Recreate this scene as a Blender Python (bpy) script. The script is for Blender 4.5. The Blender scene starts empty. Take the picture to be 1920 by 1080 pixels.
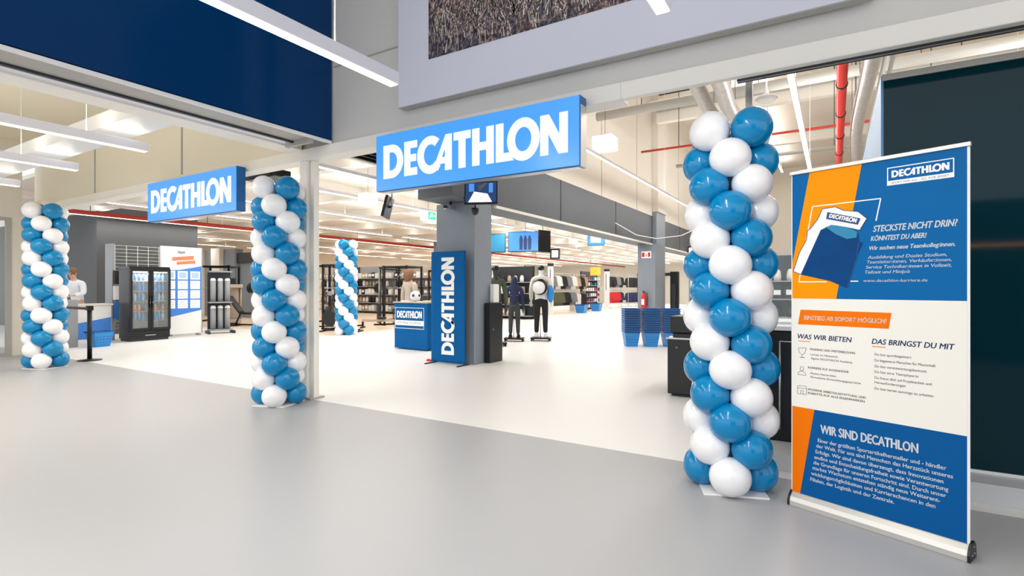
import bpy, bmesh, math, random
from mathutils import Vector, Matrix

R = math.radians
random.seed(7)
C = bpy.context.scene.collection
S = bpy.context.scene

# ------------------------------------------------------------------ camera
F = 990.0
YAW = R(31.4)
EYE = 1.35
cam_d = bpy.data.cameras.new('camera')
cam_d.sensor_width = 36
cam_d.lens = F / 1920 * 36
cam_d.clip_start = .05
cam_d.clip_end = 300
cam = bpy.data.objects.new('camera', cam_d)
C.objects.link(cam)
cam.location = (0, 0, EYE)
cam.rotation_euler = (R(90), 0, YAW)
S.camera = cam

# ------------------------------------------------------------------ world, exposure
S.view_settings.view_transform = 'Standard'
S.view_settings.look = 'None'
S.view_settings.gamma = 1
EXPO = 0.85
KE = 1 / 2 ** EXPO      # keeps lit faces of signs and screens at their own brightness
S.view_settings.exposure = EXPO
S.view_settings.use_curve_mapping = False
S.cycles.max_bounces = 10
S.cycles.diffuse_bounces = 6
S.cycles.sample_clamp_indirect = 6
S.cycles.caustics_reflective = False
S.cycles.caustics_refractive = False
w = bpy.data.worlds.new('world')
S.world = w
w.use_nodes = True
w.node_tree.nodes['Background'].inputs[0].default_value = (.93, .96, 1, 1)
w.node_tree.nodes['Background'].inputs[1].default_value = .88


def area(name, loc, sx, sy, power, col=(1, .96, .9), rot=(0, 0, 0)):
    d = bpy.data.lights.new(name, 'AREA')
    d.shape = 'RECTANGLE'
    d.size, d.size_y, d.energy, d.color = sx, sy, power, col
    o = bpy.data.objects.new(name, d)
    C.objects.link(o)
    o.location, o.rotation_euler = loc, rot
    return o


# ------------------------------------------------------------------ materials
def lin(h):
    if isinstance(h, str):
        v = [int(h[i:i + 2], 16) / 255 for i in (0, 2, 4)]
    else:
        v = [c / 255 for c in h]
    return tuple((c / 12.92 if c <= .04045 else ((c + .055) / 1.055) ** 2.4) for c in v) + (1,)


MATS = {}


def mat(name, col, rough=.5, metal=0, noise=.06, scale=3, coat=0, emit=None, es=0, alpha=None, rn=0, spec=None):
    if name in MATS:
        return MATS[name]
    m = bpy.data.materials.new(name)
    m.use_nodes = True
    nt = m.node_tree
    b = nt.nodes['Principled BSDF']
    c = lin(col)
    b.inputs['Roughness'].default_value = rough
    b.inputs['Metallic'].default_value = metal
    b.inputs['Coat Weight'].default_value = coat
    b.inputs['Coat Roughness'].default_value = .05
    if spec is not None:
        b.inputs['Specular IOR Level'].default_value = spec
    tc = nt.nodes.new('ShaderNodeTexCoord')
    nz = nt.nodes.new('ShaderNodeTexNoise')
    nz.inputs['Scale'].default_value = scale
    nz.inputs['Detail'].default_value = 4
    nt.links.new(tc.outputs['Object'], nz.inputs['Vector'])
    mx = nt.nodes.new('ShaderNodeMix')
    mx.data_type = 'RGBA'
    mx.inputs[6].default_value = tuple(max(0, v * (1 - noise)) for v in c[:3]) + (1,)
    mx.inputs[7].default_value = tuple(min(1, v * (1 + noise)) for v in c[:3]) + (1,)
    nt.links.new(nz.outputs['Fac'], mx.inputs[0])
    nt.links.new(mx.outputs[2], b.inputs['Base Color'])
    if rn:
        mr = nt.nodes.new('ShaderNodeMapRange')
        mr.inputs[3].default_value = rough - rn
        mr.inputs[4].default_value = rough + rn
        nt.links.new(nz.outputs['Fac'], mr.inputs[0])
        nt.links.new(mr.outputs[0], b.inputs['Roughness'])
    if emit is not None:
        b.inputs['Emission Color'].default_value = lin(emit)
        b.inputs['Emission Strength'].default_value = es * KE
    if alpha is not None:
        b.inputs['Alpha'].default_value = alpha
    MATS[name] = m
    return m


M_floor = mat('mall_floor', (173, 174, 177), .36, noise=.04, scale=.35, spec=.2)
M_white = mat('shop_floor', (232, 231, 229), .36, noise=.015, scale=.8, spec=.22)
M_beige = mat('gym_floor', (226, 205, 180), .45)
M_wall = mat('fascia_paint', (214, 212, 208), .7, noise=.02)
M_cream = mat('cream_panel', (232, 226, 216), .65, noise=.02)
M_ceil = mat('ceiling_sheet', (226, 218, 206), .8, noise=.02)
M_beam = mat('cream_steel', (243, 239, 231), .45, noise=.02)
M_colp = mat('lit_grey_paint', (136, 145, 156), .5, noise=.04)  # bulkhead paint lightened to carry the hall light on the column
M_creamw = mat('warm_lit_cream', (236, 228, 208), .65, noise=.02)  # cream with the annex's warm lamp light put into the colour
M_grayp = mat('grey_bulkhead', (96, 102, 110), .55, noise=.05)
M_dark = mat('dark_grey_wall', (78, 80, 82), .7)
M_char = mat('charcoal', (48, 52, 58), .5)
M_navyglass = mat('navy_glass', (0, 54, 104), .14, noise=.12, scale=.4, coat=.0, spec=.16)
M_soffit = mat('soffit_metal', (176, 174, 168), .45, noise=.03)
M_blk = mat('black_plastic', (16, 17, 19), .35)
M_blkm = mat('black_steel', (22, 22, 24), .4, metal=.3)
M_wht = mat('white_plastic', (238, 238, 238), .35, noise=.01)
M_alu = mat('brushed_aluminium', (214, 212, 206), .32, metal=.55, noise=.03)
M_silver = mat('silver', (190, 192, 196), .28, metal=.9)
M_lilac = mat('lightbox_border', (214, 215, 230), .55, noise=.02)
M_balb = mat('blue_latex', (0, 130, 186), .16, noise=.03, coat=.2, spec=.35)
M_balw = mat('white_latex', (240, 240, 242), .22, noise=.01, coat=.4)
M_diff = mat('lamp_diffuser', (255, 250, 238), .5, emit=(255, 247, 228), es=3.5)
M_lampb = mat('lamp_body', (236, 236, 244), .4, metal=.1, noise=.02)
M_signf = mat('sign_blue_acrylic', (10, 70, 150), .3, noise=.02, emit=(84, 170, 252), es=.85)
M_signl = mat('sign_white_acrylic', (150, 160, 170), .3, emit=(240, 250, 255), es=.85)
M_signs = mat('sign_case', (0, 92, 160), .25, metal=.2, noise=.03)
M_cloth = mat('blue_cloth', (0, 92, 156), .7, noise=.08, scale=4, spec=.15)
M_print = mat('print_blue', (0, 100, 166), .5, noise=.03, spec=.12)
M_print2 = mat('print_blue_dark', (0, 86, 152), .5, noise=.03, spec=.12)
M_pcream = mat('print_cream', (240, 237, 229), .5, noise=.01, spec=.15)
M_porange = mat('print_orange', (255, 152, 0), .5, noise=.03, spec=.1)
M_pog2 = mat('print_deep_orange', (242, 118, 0), .5, noise=.03, spec=.1)
M_pw = mat('print_white', (245, 248, 250), .4, noise=.01)
M_pnavy = mat('print_navy', (16, 60, 120), .4, noise=.02)
M_pgrey = mat('print_grey', (110, 112, 118), .4, noise=.02)
M_ptshirt = mat('print_shirt_blue', (0, 66, 124), .5, noise=.2, scale=9, spec=.12)
M_pcyan = mat('print_cyan', (0, 130, 176), .4, noise=.05)
M_basket = mat('blue_basket_plastic', (40, 138, 214), .4)
M_red = mat('red_enamel', (208, 40, 34), .35)
M_redpipe = mat('red_pipe', (196, 62, 44), .4)
M_foil = mat('foil_duct', (196, 194, 192), .35, metal=.6, noise=.3, scale=14)
M_tealglass = mat('dark_teal_glass', (8, 46, 56), .05, noise=.12, scale=.6, spec=.2)
M_lightblue = mat('pale_blue_panel', (84, 142, 190), .4, noise=.03)
M_plinth = mat('plinth_grey', (205, 207, 210), .45, noise=.02)
M_glass = mat('clear_glass', (225, 235, 235), .03, alpha=.12)
M_green = mat('exit_green', (30, 190, 130), .4, emit=(40, 200, 140), es=.5)
M_white_em = mat('lit_white', (255, 255, 255), .4, emit=(255, 255, 255), es=.7)
M_screen = mat('screen_blue', (40, 110, 200), .2, emit=(96, 160, 236), es=.7, noise=.3, scale=2)
M_screen2 = mat('screen_pale', (190, 215, 240), .2, emit=(190, 215, 240), es=.5)
M_screend = mat('screen_dim', (30, 50, 80), .2, emit=(60, 100, 170), es=.35)
M_skin = mat('skin', (214, 170, 144), .55)
M_hair = mat('brown_hair', (132, 92, 66), .7)
M_shirt = mat('white_shirt', (236, 240, 246), .75)
M_shirtb = mat('blue_shirt', (104, 160, 216), .75)
M_trou = mat('dark_trousers', (40, 44, 52), .8)
M_olive = mat('olive_fabric', (74, 84, 66), .85, noise=.15)
M_navyf = mat('navy_fabric', (34, 42, 78), .8, noise=.15)
M_darkf = mat('black_fabric', (26, 26, 30), .8)
M_sand = mat('light_fabric', (226, 220, 210), .8)
M_yel = mat('yellow_plastic', (250, 176, 10), .4)
M_tan = mat('tan_plastic', (186, 172, 158), .5)
M_wood = mat('wood', (206, 164, 116), .5)
M_pgr = mat('grey_shelf', (150, 154, 158), .5)
PAL = {'red': (206, 38, 42), 'orange': (244, 120, 30), 'yellow': (236, 200, 50), 'olive': (98, 98, 66),
       'black': (30, 30, 32), 'grey': (140, 140, 142), 'white': (232, 230, 226), 'blue': (40, 110, 190),
       'pink': (206, 66, 106), 'green': (56, 130, 84), 'tan': (190, 168, 140), 'navy': (30, 40, 84), 'teal': (50, 120, 130)}


def pm(c):
    return mat('goods_' + c, PAL[c], .6, noise=.12)


def grass_mat():
    m = bpy.data.materials.new('dry_grass_print')
    m.use_nodes = True
    nt = m.node_tree
    b = nt.nodes['Principled BSDF']
    b.inputs['Roughness'].default_value = .6
    tc = nt.nodes.new('ShaderNodeTexCoord')
    n1 = nt.nodes.new('ShaderNodeTexNoise')
    n1.inputs['Scale'].default_value = 16
    n1.inputs['Detail'].default_value = 12
    n1.inputs['Roughness'].default_value = .75
    nt.links.new(tc.outputs['Object'], n1.inputs['Vector'])
    n2 = nt.nodes.new('ShaderNodeTexNoise')
    n2.inputs['Scale'].default_value = 3
    n2.inputs['Detail'].default_value = 4
    nt.links.new(tc.outputs['Object'], n2.inputs['Vector'])
    r = nt.nodes.new('ShaderNodeValToRGB')
    e = r.color_ramp.elements
    e[0].position, e[0].color = .42, lin((34, 36, 52))
    e[1].position, e[1].color = .6, lin((214, 202, 198))
    k = e.new(.5); k.color = lin((84, 78, 90))
    k = e.new(.55); k.color = lin((150, 132, 130))
    nt.links.new(n1.outputs['Fac'], r.inputs[0])
    r2 = nt.nodes.new('ShaderNodeValToRGB')
    e = r2.color_ramp.elements
    e[0].position, e[0].color = .38, lin((150, 165, 190))
    e[1].position, e[1].color = .62, lin((240, 205, 190))
    nt.links.new(n2.outputs['Fac'], r2.inputs[0])
    mx = nt.nodes.new('ShaderNodeMix')
    mx.data_type = 'RGBA'
    mx.blend_type = 'MULTIPLY'
    mx.inputs[0].default_value = .8
    nt.links.new(r.outputs[0], mx.inputs[6])
    nt.links.new(r2.outputs[0], mx.inputs[7])
    nt.links.new(mx.outputs[2], b.inputs['Base Color'])
    return m


M_grass = grass_mat()


# ------------------------------------------------------------------ mesh helpers
class MB:
    def __init__(s):
        s.bm = bmesh.new()
        s.mats = []

    def mi(s, m):
        if m not in s.mats:
            s.mats.append(m)
        return s.mats.index(m)

    def _f(s, vs, i, smooth=False):
        try:
            f = s.bm.faces.new(vs)
        except ValueError:
            return
        f.material_index = i
        f.smooth = smooth

    def box(s, x0, x1, y0, y1, z0, z1, m, M=None):
        i = s.mi(m)
        x0, x1 = min(x0, x1), max(x0, x1)
        y0, y1 = min(y0, y1), max(y0, y1)
        z0, z1 = min(z0, z1), max(z0, z1)
        P = [Vector((x, y, z)) for z in (z0, z1) for x, y in ((x0, y0), (x1, y0), (x1, y1), (x0, y1))]
        if M is not None:
            P = [M @ p for p in P]
        v = [s.bm.verts.new(p) for p in P]
        for q in ((3, 2, 1, 0), (4, 5, 6, 7), (0, 1, 5, 4), (1, 2, 6, 5), (2, 3, 7, 6), (3, 0, 4, 7)):
            s._f([v[k] for k in q], i)
        return s

    def tube(s, pts, r, m, n=10, smooth=True, cap=True):
        i = s.mi(m)
        pts = [Vector(p) for p in pts]
        rs = r if isinstance(r, (list, tuple)) else [r] * len(pts)
        rings = []
        up0 = None
        for k, p in enumerate(pts):
            if k == 0:
                d = pts[1] - pts[0]
            elif k == len(pts) - 1:
                d = pts[-1] - pts[-2]
            else:
                d = (pts[k + 1] - p).normalized() + (p - pts[k - 1]).normalized()
            d.normalize()
            if up0 is None:
                up0 = Vector((0, 0, 1)) if abs(d.z) < .9 else Vector((1, 0, 0))
            a = d.cross(up0).normalized()
            b = a.cross(d).normalized()
            up0 = b
            rings.append([s.bm.verts.new(p + (a * math.cos(t) + b * math.sin(t)) * rs[k])
                          for t in [2 * math.pi * q / n for q in range(n)]])
        for k in range(len(rings) - 1):
            for q in range(n):
                s._f([rings[k][q], rings[k][(q + 1) % n], rings[k + 1][(q + 1) % n], rings[k + 1][q]], i, smooth)
        if cap:
            s._f(rings[0][::-1], i)
            s._f(rings[-1], i)
        return s

    def lathe(s, prof, m, n=24, M=None, smooth=True, sx=1, sy=1):
        i = s.mi(m)
        rings = []
        for r, z in prof:
            if r < 1e-5:
                p = Vector((0, 0, z))
                rings.append([s.bm.verts.new(M @ p if M is not None else p)])
            else:
                ring = []
                for q in range(n):
                    t = 2 * math.pi * q / n
                    p = Vector((r * math.cos(t) * sx, r * math.sin(t) * sy, z))
                    ring.append(s.bm.verts.new(M @ p if M is not None else p))
                rings.append(ring)
        for a, b in zip(rings, rings[1:]):
            for q in range(n):
                vs = [a[q % len(a)], a[(q + 1) % len(a)], b[(q + 1) % len(b)], b[q % len(b)]]
                u = []
                for x in vs:
                    if x not in u:
                        u.append(x)
                if len(u) > 2:
                    s._f(u, i, smooth)
        for rg, rev in ((rings[0], True), (rings[-1], False)):
            if len(rg) > 2:
                s._f(rg[::-1] if rev else rg, i)
        return s

    def ball(s, c, r, m, sx=1, sy=1, sz=1, n=16, k=10):
        prof = [(r * math.sin(math.pi * q / k), -r * math.cos(math.pi * q / k) * sz) for q in range(k + 1)]
        prof[0] = (0, -r * sz)
        prof[-1] = (0, r * sz)
        return s.lathe(prof, m, n, Matrix.Translation(c), sx=sx, sy=sy)

    def prism(s, pts, d0, d1, m, axis='y', M=None):
        """2D outline extruded: axis y -> pts (x,z); axis x -> pts (y,z); axis z -> pts (x,y)"""
        i = s.mi(m)

        def P(a, b, d):
            p = Vector({'y': (a, d, b), 'x': (d, a, b), 'z': (a, b, d)}[axis])
            return M @ p if M is not None else p
        A = [s.bm.verts.new(P(a, b, d0)) for a, b in pts]
        B = [s.bm.verts.new(P(a, b, d1)) for a, b in pts]
        s._f(A, i)
        s._f(B[::-1], i)
        n = len(pts)
        for q in range(n):
            s._f([A[q], B[q], B[(q + 1) % n], A[(q + 1) % n]], i)
        return s

    def poly(s, pts3, m):
        s._f([s.bm.verts.new(p) for p in pts3], s.mi(m))
        return s

    def build(s, name, parent=None, bevel=0, recalc=True, loc=None, seg=2):
        if recalc:
            bmesh.ops.recalc_face_normals(s.bm, faces=s.bm.faces)
        me = bpy.data.meshes.new(name)
        s.bm.to_mesh(me)
        s.bm.free()
        for m in s.mats:
            me.materials.append(m)
        o = bpy.data.objects.new(name, me)
        C.objects.link(o)
        if parent is not None:
            o.parent = parent
        if loc is not None:
            o.location = loc
        if bevel:
            md = o.modifiers.new('bevel', 'BEVEL')
            md.width = bevel
            md.segments = seg
            md.limit_method = 'ANGLE'
        return o


def tag(o, label, cat, group=None, kind=None):
    if label:
        o['label'] = label
    if cat:
        o['category'] = cat
    if group:
        o['group'] = group
    if kind:
        o['kind'] = kind
    return o


def thing(name, label, cat, loc=(0, 0, 0), rz=0, group=None):
    o = bpy.data.objects.new(name, None)
    C.objects.link(o)
    o.empty_display_size = .1
    o.location = loc
    o.rotation_euler = (0, 0, rz)
    return tag(o, label, cat, group)


def struct(name, mb, bevel=0):
    o = mb.build(name, bevel=bevel)
    o['kind'] = 'structure'
    return o


def dup(root, loc=None, rz=None, label=None, name=None):
    kids = list(root.children)
    r = root.copy()
    C.objects.link(r)
    if loc is not None:
        r.location = loc
    if rz is not None:
        r.rotation_euler = (0, 0, rz)
    if label:
        r['label'] = label
    for ch in kids:
        c = ch.copy()
        C.objects.link(c)
        c.parent = r
        for g in ch.children:
            d = g.copy()
            C.objects.link(d)
            d.parent = c
    return r


DG = None


def eval_mesh(o):
    dg = bpy.context.evaluated_depsgraph_get()
    dg.update()
    return bpy.data.meshes.new_from_object(o.evaluated_get(dg))


def skin(name, joints, edges, m, parent=None, sub=1, root=0, mat_fn=None):
    """joints: list of (x,y,z,rx,ry)"""
    me = bpy.data.meshes.new(name)
    me.from_pydata([j[:3] for j in joints], edges, [])
    o = bpy.data.objects.new(name, me)
    C.objects.link(o)
    sk = o.modifiers.new('skin', 'SKIN')
    sk.use_smooth_shade = True
    for k, j in enumerate(joints):
        v = me.skin_vertices[0].data[k]
        v.radius = (j[3], j[4] if len(j) > 4 else j[3])
        v.use_root = (k == root)
    ss = o.modifiers.new('sub', 'SUBSURF')
    ss.levels = ss.render_levels = sub
    bpy.context.view_layer.update()
    nm = eval_mesh(o)
    bpy.data.objects.remove(o)
    nm.name = name
    nm.materials.clear()
    nm.materials.append(m)
    for p in nm.polygons:
        p.use_smooth = True
    r = bpy.data.objects.new(name, nm)
    C.objects.link(r)
    if parent is not None:
        r.parent = parent
    return r


# ------------------------------------------------------------------ flat graphics (signs, banners): local x right, z up, facing -y
def ell(cx, cy, rx, ry, a0=0, a1=360, n=28):
    return [(cx + rx * math.cos(R(a0 + (a1 - a0) * k / n)), cy + ry * math.sin(R(a0 + (a1 - a0) * k / n)))
            for k in range(n + (0 if a1 - a0 == 360 else 1))]


def logo_shapes():
    L = []
    L.append([[(0, 0), (.34, 0)] + ell(.34, .5, .46, .5, -90, 90, 16)[1:] + [(0, 1)],
              [(.25, .23), (.34, .23)] + ell(.34, .5, .22, .27, -90, 90, 12)[1:] + [(.25, .77)]])
    L.append([[(.84, 0), (1.34, 0), (1.34, .22), (1.08, .22), (1.08, .4), (1.3, .4), (1.3, .61), (1.08, .61),
               (1.08, .79), (1.34, .79), (1.34, 1), (.84, 1)]])
    L.append([ell(1.83, .5, .49, .54, 48, 318, 26) + ell(1.83, .5, .24, .3, 318, 48, 20)])
    L.append([[(1.9, .02), (2.38, 1), (2.6, 1), (2.6, 0), (2.36, 0), (2.36, .2), (2.2, .2), (2.12, .03)],
              [(2.25, .38), (2.36, .38), (2.36, .62)]])
    L.append([[(2.66, .78), (2.83, .78), (2.83, 0), (3.07, 0), (3.07, .78), (3.24, .78), (3.24, 1), (2.66, 1)]])
    L.append([[(3.29, 0), (3.53, 0), (3.53, .39), (3.75, .39), (3.75, 0), (3.99, 0), (3.99, 1), (3.75, 1),
               (3.75, .61), (3.53, .61), (3.53, 1), (3.29, 1)]])
    L.append([[(4.05, 0), (4.6, 0), (4.5, .22), (4.29, .22), (4.29, 1), (4.05, 1)]])
    L.append([ell(4.88, .5, .48, .55), ell(4.88, .5, .24, .31)])
    L.append([[(5.37, 0), (5.6, 0), (5.6, .52), (5.88, 0), (6.13, 0), (6.13, 1), (5.9, 1), (5.9, .48), (5.62, 1), (5.37, 1)]])
    return L


def curve_mesh(splines):
    cu = bpy.data.curves.new('t', 'CURVE')
    cu.dimensions = '2D'
    cu.fill_mode = 'BOTH'
    for pts in splines:
        sp = cu.splines.new('POLY')
        sp.points.add(len(pts) - 1)
        for k, (a, b) in enumerate(pts):
            sp.points[k].co = (a, b, 0, 1)
        sp.use_cyclic_u = True
    o = bpy.data.objects.new('t', cu)
    C.objects.link(o)
    me = eval_mesh(o)
    bpy.data.objects.remove(o)
    return [v.co.to_2d() for v in me.vertices], [list(p.vertices) for p in me.polygons]


LOGO = None


def logo_mesh():
    global LOGO
    if LOGO is None:
        LOGO = [curve_mesh(s) for s in logo_shapes()]
    return LOGO


def text_mesh(body, bold=0, shear=0, align='LEFT', spacing=1):
    cu = bpy.data.curves.new('t', 'FONT')
    cu.body = body
    cu.size = 1
    cu.offset = bold
    cu.shear = shear
    cu.resolution_u = 3
    cu.align_x = align
    cu.space_character = spacing
    cu.fill_mode = 'BOTH'
    o = bpy.data.objects.new('t', cu)
    C.objects.link(o)
    me = eval_mesh(o)
    bpy.data.objects.remove(o)
    return [v.co.to_2d() for v in me.vertices], [list(p.vertices) for p in me.polygons]


class Art:
    def __init__(s, y=0, step=.0008):
        s.v, s.f, s.m, s.mats, s.y, s.step = [], [], [], [], y, step

    def add(s, vs, fs, m, layer, fn=lambda a, b: (a, b)):
        if m not in s.mats:
            s.mats.append(m)
        i = s.mats.index(m)
        b = len(s.v)
        for p in vs:
            x, z = fn(p[0], p[1])
            s.v.append((x, s.y - layer * s.step, z))
        for f in fs:
            s.f.append([k + b for k in f])
            s.m.append(i)

    def poly(s, pts, m, layer=1):
        s.add(pts, [list(range(len(pts)))], m, layer)

    def rect(s, x0, z0, x1, z1, m, layer=1):
        s.poly([(x0, z0), (x1, z0), (x1, z1), (x0, z1)], m, layer)

    def frame(s, x0, z0, x1, z1, t, m, layer=1):
        s.rect(x0, z0, x1, z0 + t, m, layer)
        s.rect(x0, z1 - t, x1, z1, m, layer)
        s.rect(x0, z0 + t, x0 + t, z1 - t, m, layer)
        s.rect(x1 - t, z0 + t, x1, z1 - t, m, layer)

    def line(s, pts, t, m, layer=1):
        for a, b in zip(pts, pts[1:]):
            d = Vector((b[0] - a[0], b[1] - a[1])).normalized()
            n = Vector((-d.y, d.x)) * t / 2
            s.poly([(a[0] + n.x, a[1] + n.y), (a[0] - n.x, a[1] - n.y), (b[0] - n.x, b[1] - n.y), (b[0] + n.x, b[1] + n.y)], m, layer)

    def text(s, body, x, z, h, m, layer=2, bold=0, shear=0, width=None, rot=0, spacing=1, align='LEFT'):
        """h is the cap height in metres; bold is printed as several slightly shifted strokes"""
        vs, fs = text_mesh(body, 0, shear, align, spacing)
        k = h / .7
        kx = k
        x0 = 0
        if width:
            xs = [p[0] for p in vs]
            kx = width / (max(xs) - min(xs))
            x0 = min(xs)
        cr, sr = math.cos(rot), math.sin(rot)
        sh = [(0, 0)] if not bold else [(-bold * .6, 0), (bold * .6, 0), (0, bold * .4), (0, -bold * .4)]
        for ox, oz in sh:
            s.add(vs, fs, m, layer, lambda a, b: (x + (a - x0 + ox) * kx * cr - (b + oz) * k * sr, z + (a - x0 + ox) * kx * sr + (b + oz) * k * cr))

    def logo(s, x, z, wd, h, m, layer=2, vert=False, rot=0):
        kx = wd / 6.13
        cr, sr = math.cos(rot), math.sin(rot)
        for vs, fs in logo_mesh():
            if vert:
                s.add(vs, fs, m, layer, lambda a, b: (x - b * h, z + a * kx))
            else:
                s.add(vs, fs, m, layer, lambda a, b: (x + a * kx * cr - b * h * sr, z + a * kx * sr + b * h * cr))

    def build(s, name, parent=None, rx=0, thick=0):
        me = bpy.data.meshes.new(name)
        me.from_pydata(s.v, [], s.f)
        me.polygons.foreach_set('material_index', s.m)
        for m in s.mats:
            me.materials.append(m)
        bm = bmesh.new()
        bm.from_mesh(me)
        for f in bm.faces:
            if f.normal.y > 0:
                f.normal_flip()
        bm.to_mesh(me)
        bm.free()
        o = bpy.data.objects.new(name, me)
        C.objects.link(o)
        if parent is not None:
            o.parent = parent
        if thick:
            md = o.modifiers.new('thick', 'SOLIDIFY')
            md.thickness = thick
            md.offset = -1
        return o


# =================================================================== SETTING
YS = 4.2       # shop front line
XP = -5.47      # post between the two openings
# floors
mb = MB(); mb.box(-22, 9, -9, YS, -.1, 0, M_floor); struct('floor', mb)
mb = MB(); mb.box(-32, 9, YS, 52, -.1, 0, M_white); struct('floor', mb)
mb = MB(); mb.box(-31.8, -12.3, 10.2, 30, 0.001, .006, M_beige); struct('floor', mb)
# upper front wall
mb = MB()
mb.box(-5.5, 6, YS, YS + .15, 3.04, 6.2, M_wall)
mb.box(-14.2, -5.5, YS, YS + .15, 3.04, 6.2, M_creamw)  # same wall as the fascia, its warmer light painted in
struct('wall_front', mb)
mb = MB()
for x in (-11.36, -8.4):
    mb.box(x, x + .03, YS - .012, YS, 3.06, 4.3, M_soffit)
mb.box(-5.0, -3.95, YS - .012, YS, 3.93, 3.945, M_soffit)
struct('trim_1', mb)
# door head beam
mb = MB()
mb.box(-13, -1.5, YS - .04, YS + .16, 2.9, 3.04, M_beam)
mb.box(-1.5, 6, YS - .04, YS + .03, 2.9, 3.04, M_beam)
struct('trim_2', mb, .008)
mb = MB()
mb.box(-.62, 6, YS + .03, YS + .04, 2.89, 3.04, M_char)
mb.box(-.62, 6, YS + .05, YS + .065, 2.89, 3.04, M_soffit)
mb.box(-.62, 6, YS + .065, YS + .075, 2.885, 3.04, M_char)
struct('trim_3', mb)
# post
mb = MB()
mb.box(XP - .14, XP - .005, YS - .02, YS + .12, 0, 2.9, M_beam)
mb.box(XP + .005, XP + .075, YS + .02, YS + .1, 0, 2.9, M_beam)
mb.box(XP - .16, XP + .09, YS - .04, YS + .17, 0, .02, M_soffit)
struct('trim_4', mb, .006)
# mall ceiling (left open behind the camera so world light fills the mall)
mb = MB(); mb.box(-5.02, 9, -2.2, YS, 5.9, 6.0, M_ceil); struct('ceiling', mb)
# store ceilings
mb = MB(); mb.box(-32, -5.55, YS + .15, 52, 3.75, 3.84, M_ceil)
struct('ceiling', mb)
mb = MB(); mb.box(-5.4, 9, YS + .15, 40, 8.2, 8.3, M_ceil)
struct('ceiling', mb)
mb = MB()
for y in [6.6 + 2.4 * k for k in range(18)]:
    mb.box(-32, -6.3, y, y + .22, 3.55, 3.75, M_beam)
for x in (-9.9, -13.5, -17.2, -21):
    mb.box(x, x + .18, YS + .2, 50, 3.6, 3.75, M_beam)
struct('trim_5', mb)
# bulkhead with cream wall above
mb = MB(); mb.box(-6.14, -5.4, 6.94, 42, 2.88, 3.85, M_grayp)
struct('wall_bulkhead', mb)
mb = MB()
mb.box(-5.6, -5.4, 6.94, 42, 3.85, 8.2, M_cream)
mb.box(-5.55, -5.4, YS + .15, 6.94, 3.3, 8.2, M_cream)
struct('wall_right_upper', mb)
mb = MB()
for y in (11, 14.6, 22, 26):
    mb.box(-5.4, -5.392, y, y + .03, 2.9, 3.85, M_char)
for y in (8.3, 13.5, 16.5, 21.8, 25.7):
    mb.box(-5.4, -5.392, y, y + .025, 3.85, 8.1, M_soffit)
mb.box(-5.4, -5.34, 8.2, 42, 2.84, 2.88, M_beam)
struct('trim_6', mb)
# columns
mb = MB(); mb.box(-6.26, -5.4, 7.58, 8.12, 0, 2.88, M_colp); struct('column', mb, .01)
mb = MB(); mb.box(-5.87, -5.25, 18.05, 19.3, 0, 2.88, M_colp)
mb.box(-5.395, -5.25, 18.2, 19.3, 2.88, 4.0, M_colp)
struct('column', mb, .01)
mb = MB(); mb.box(-5.395, -5.2, 18.2, 19.4, 4.0, 8.2, M_cream); struct('column', mb)
for (x, y) in ((-15.4, 19.0), (-22, 15.5), (-20, 28)):
    mb = MB(); mb.box(x - .45, x + .45, y, y + .8, 0, 3.55, M_colp); struct('column', mb)
mb = MB(); mb.box(-25.9, -23.4, 14.0, 14.4, 0, 3.15, M_colp); mb.box(-25.0, -24.3, 13.8, 14.0, 1.9, 3.2, M_cream); struct('wall_gym_partition', mb)
mb = MB(); mb.box(-23.4, -21.6, 14.2, 14.4, 0, 2.5, M_colp); mb.box(-23.4, -21.6, 14.1, 14.4, 2.5, 2.95, M_char); struct('wall_gym_partition', mb)
# far walls
mb = MB(); mb.box(-32, -4, 48, 48.2, 0, 3.75, M_cream); struct('wall_back', mb)
mb = MB(); mb.box(-5.6, 9, 34, 34.2, 0, 8.2, M_cream); struct('wall_back_hall', mb)
mb = MB(); mb.box(-29.2, -29, 6.9, 48, 0, 3.75, M_cream); struct('wall_left_far', mb)
mb = MB(); mb.box(8, 8.2, 5.2, 34, 0, 8.2, M_cream); struct('wall_right', mb)
# dark service corner at the left
mb = MB()
mb.box(-18.2, -18, 6.7, 9.5, 0, 3.75, M_dark)
struct('wall_dark_side', mb)
mb = MB(); mb.box(-32, -18.2, 6.7, 6.85, 0, 3.75, M_dark); struct('wall_dark_back', mb)
# left pier + side wall with shop window
mb = MB()
mb.box(-14.0, -13.0, 3.95, 4.35, 0, 3.04, M_cream)
struct('wall_left_pier', mb, .01)
mb = MB()
mb.box(-14.2, -14.0, 3.78, 3.95, 0, 6, M_cream)
mb.box(-14.2, -14.0, -2, 3.78, 2.75, 6, M_cream)
mb.box(-14.2, -14.0, -2, 1.6, 0, 2.75, M_cream)
struct('wall_left', mb)
mb = MB()
mb.box(-14.06, -13.98, 3.70, 3.78, 0, 2.75, M_soffit)
mb.box(-14.06, -13.98, 1.6, 3.70, 2.69, 2.75, M_soffit)
mb.box(-14.06, -13.98, 1.6, 3.70, 0, .07, M_soffit)
fr = struct('window_1', mb)
g = MB(); g.box(-14.03, -14.02, 1.6, 3.70, .07, 2.69, M_glass); g.build('pane', fr)
# mall side wall far left backdrop of the next shop
mb = MB(); mb.box(-16.5, -16.4, -2, 4.2, 0, 3.0, M_tan); struct('wall_left_shop', mb)
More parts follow.
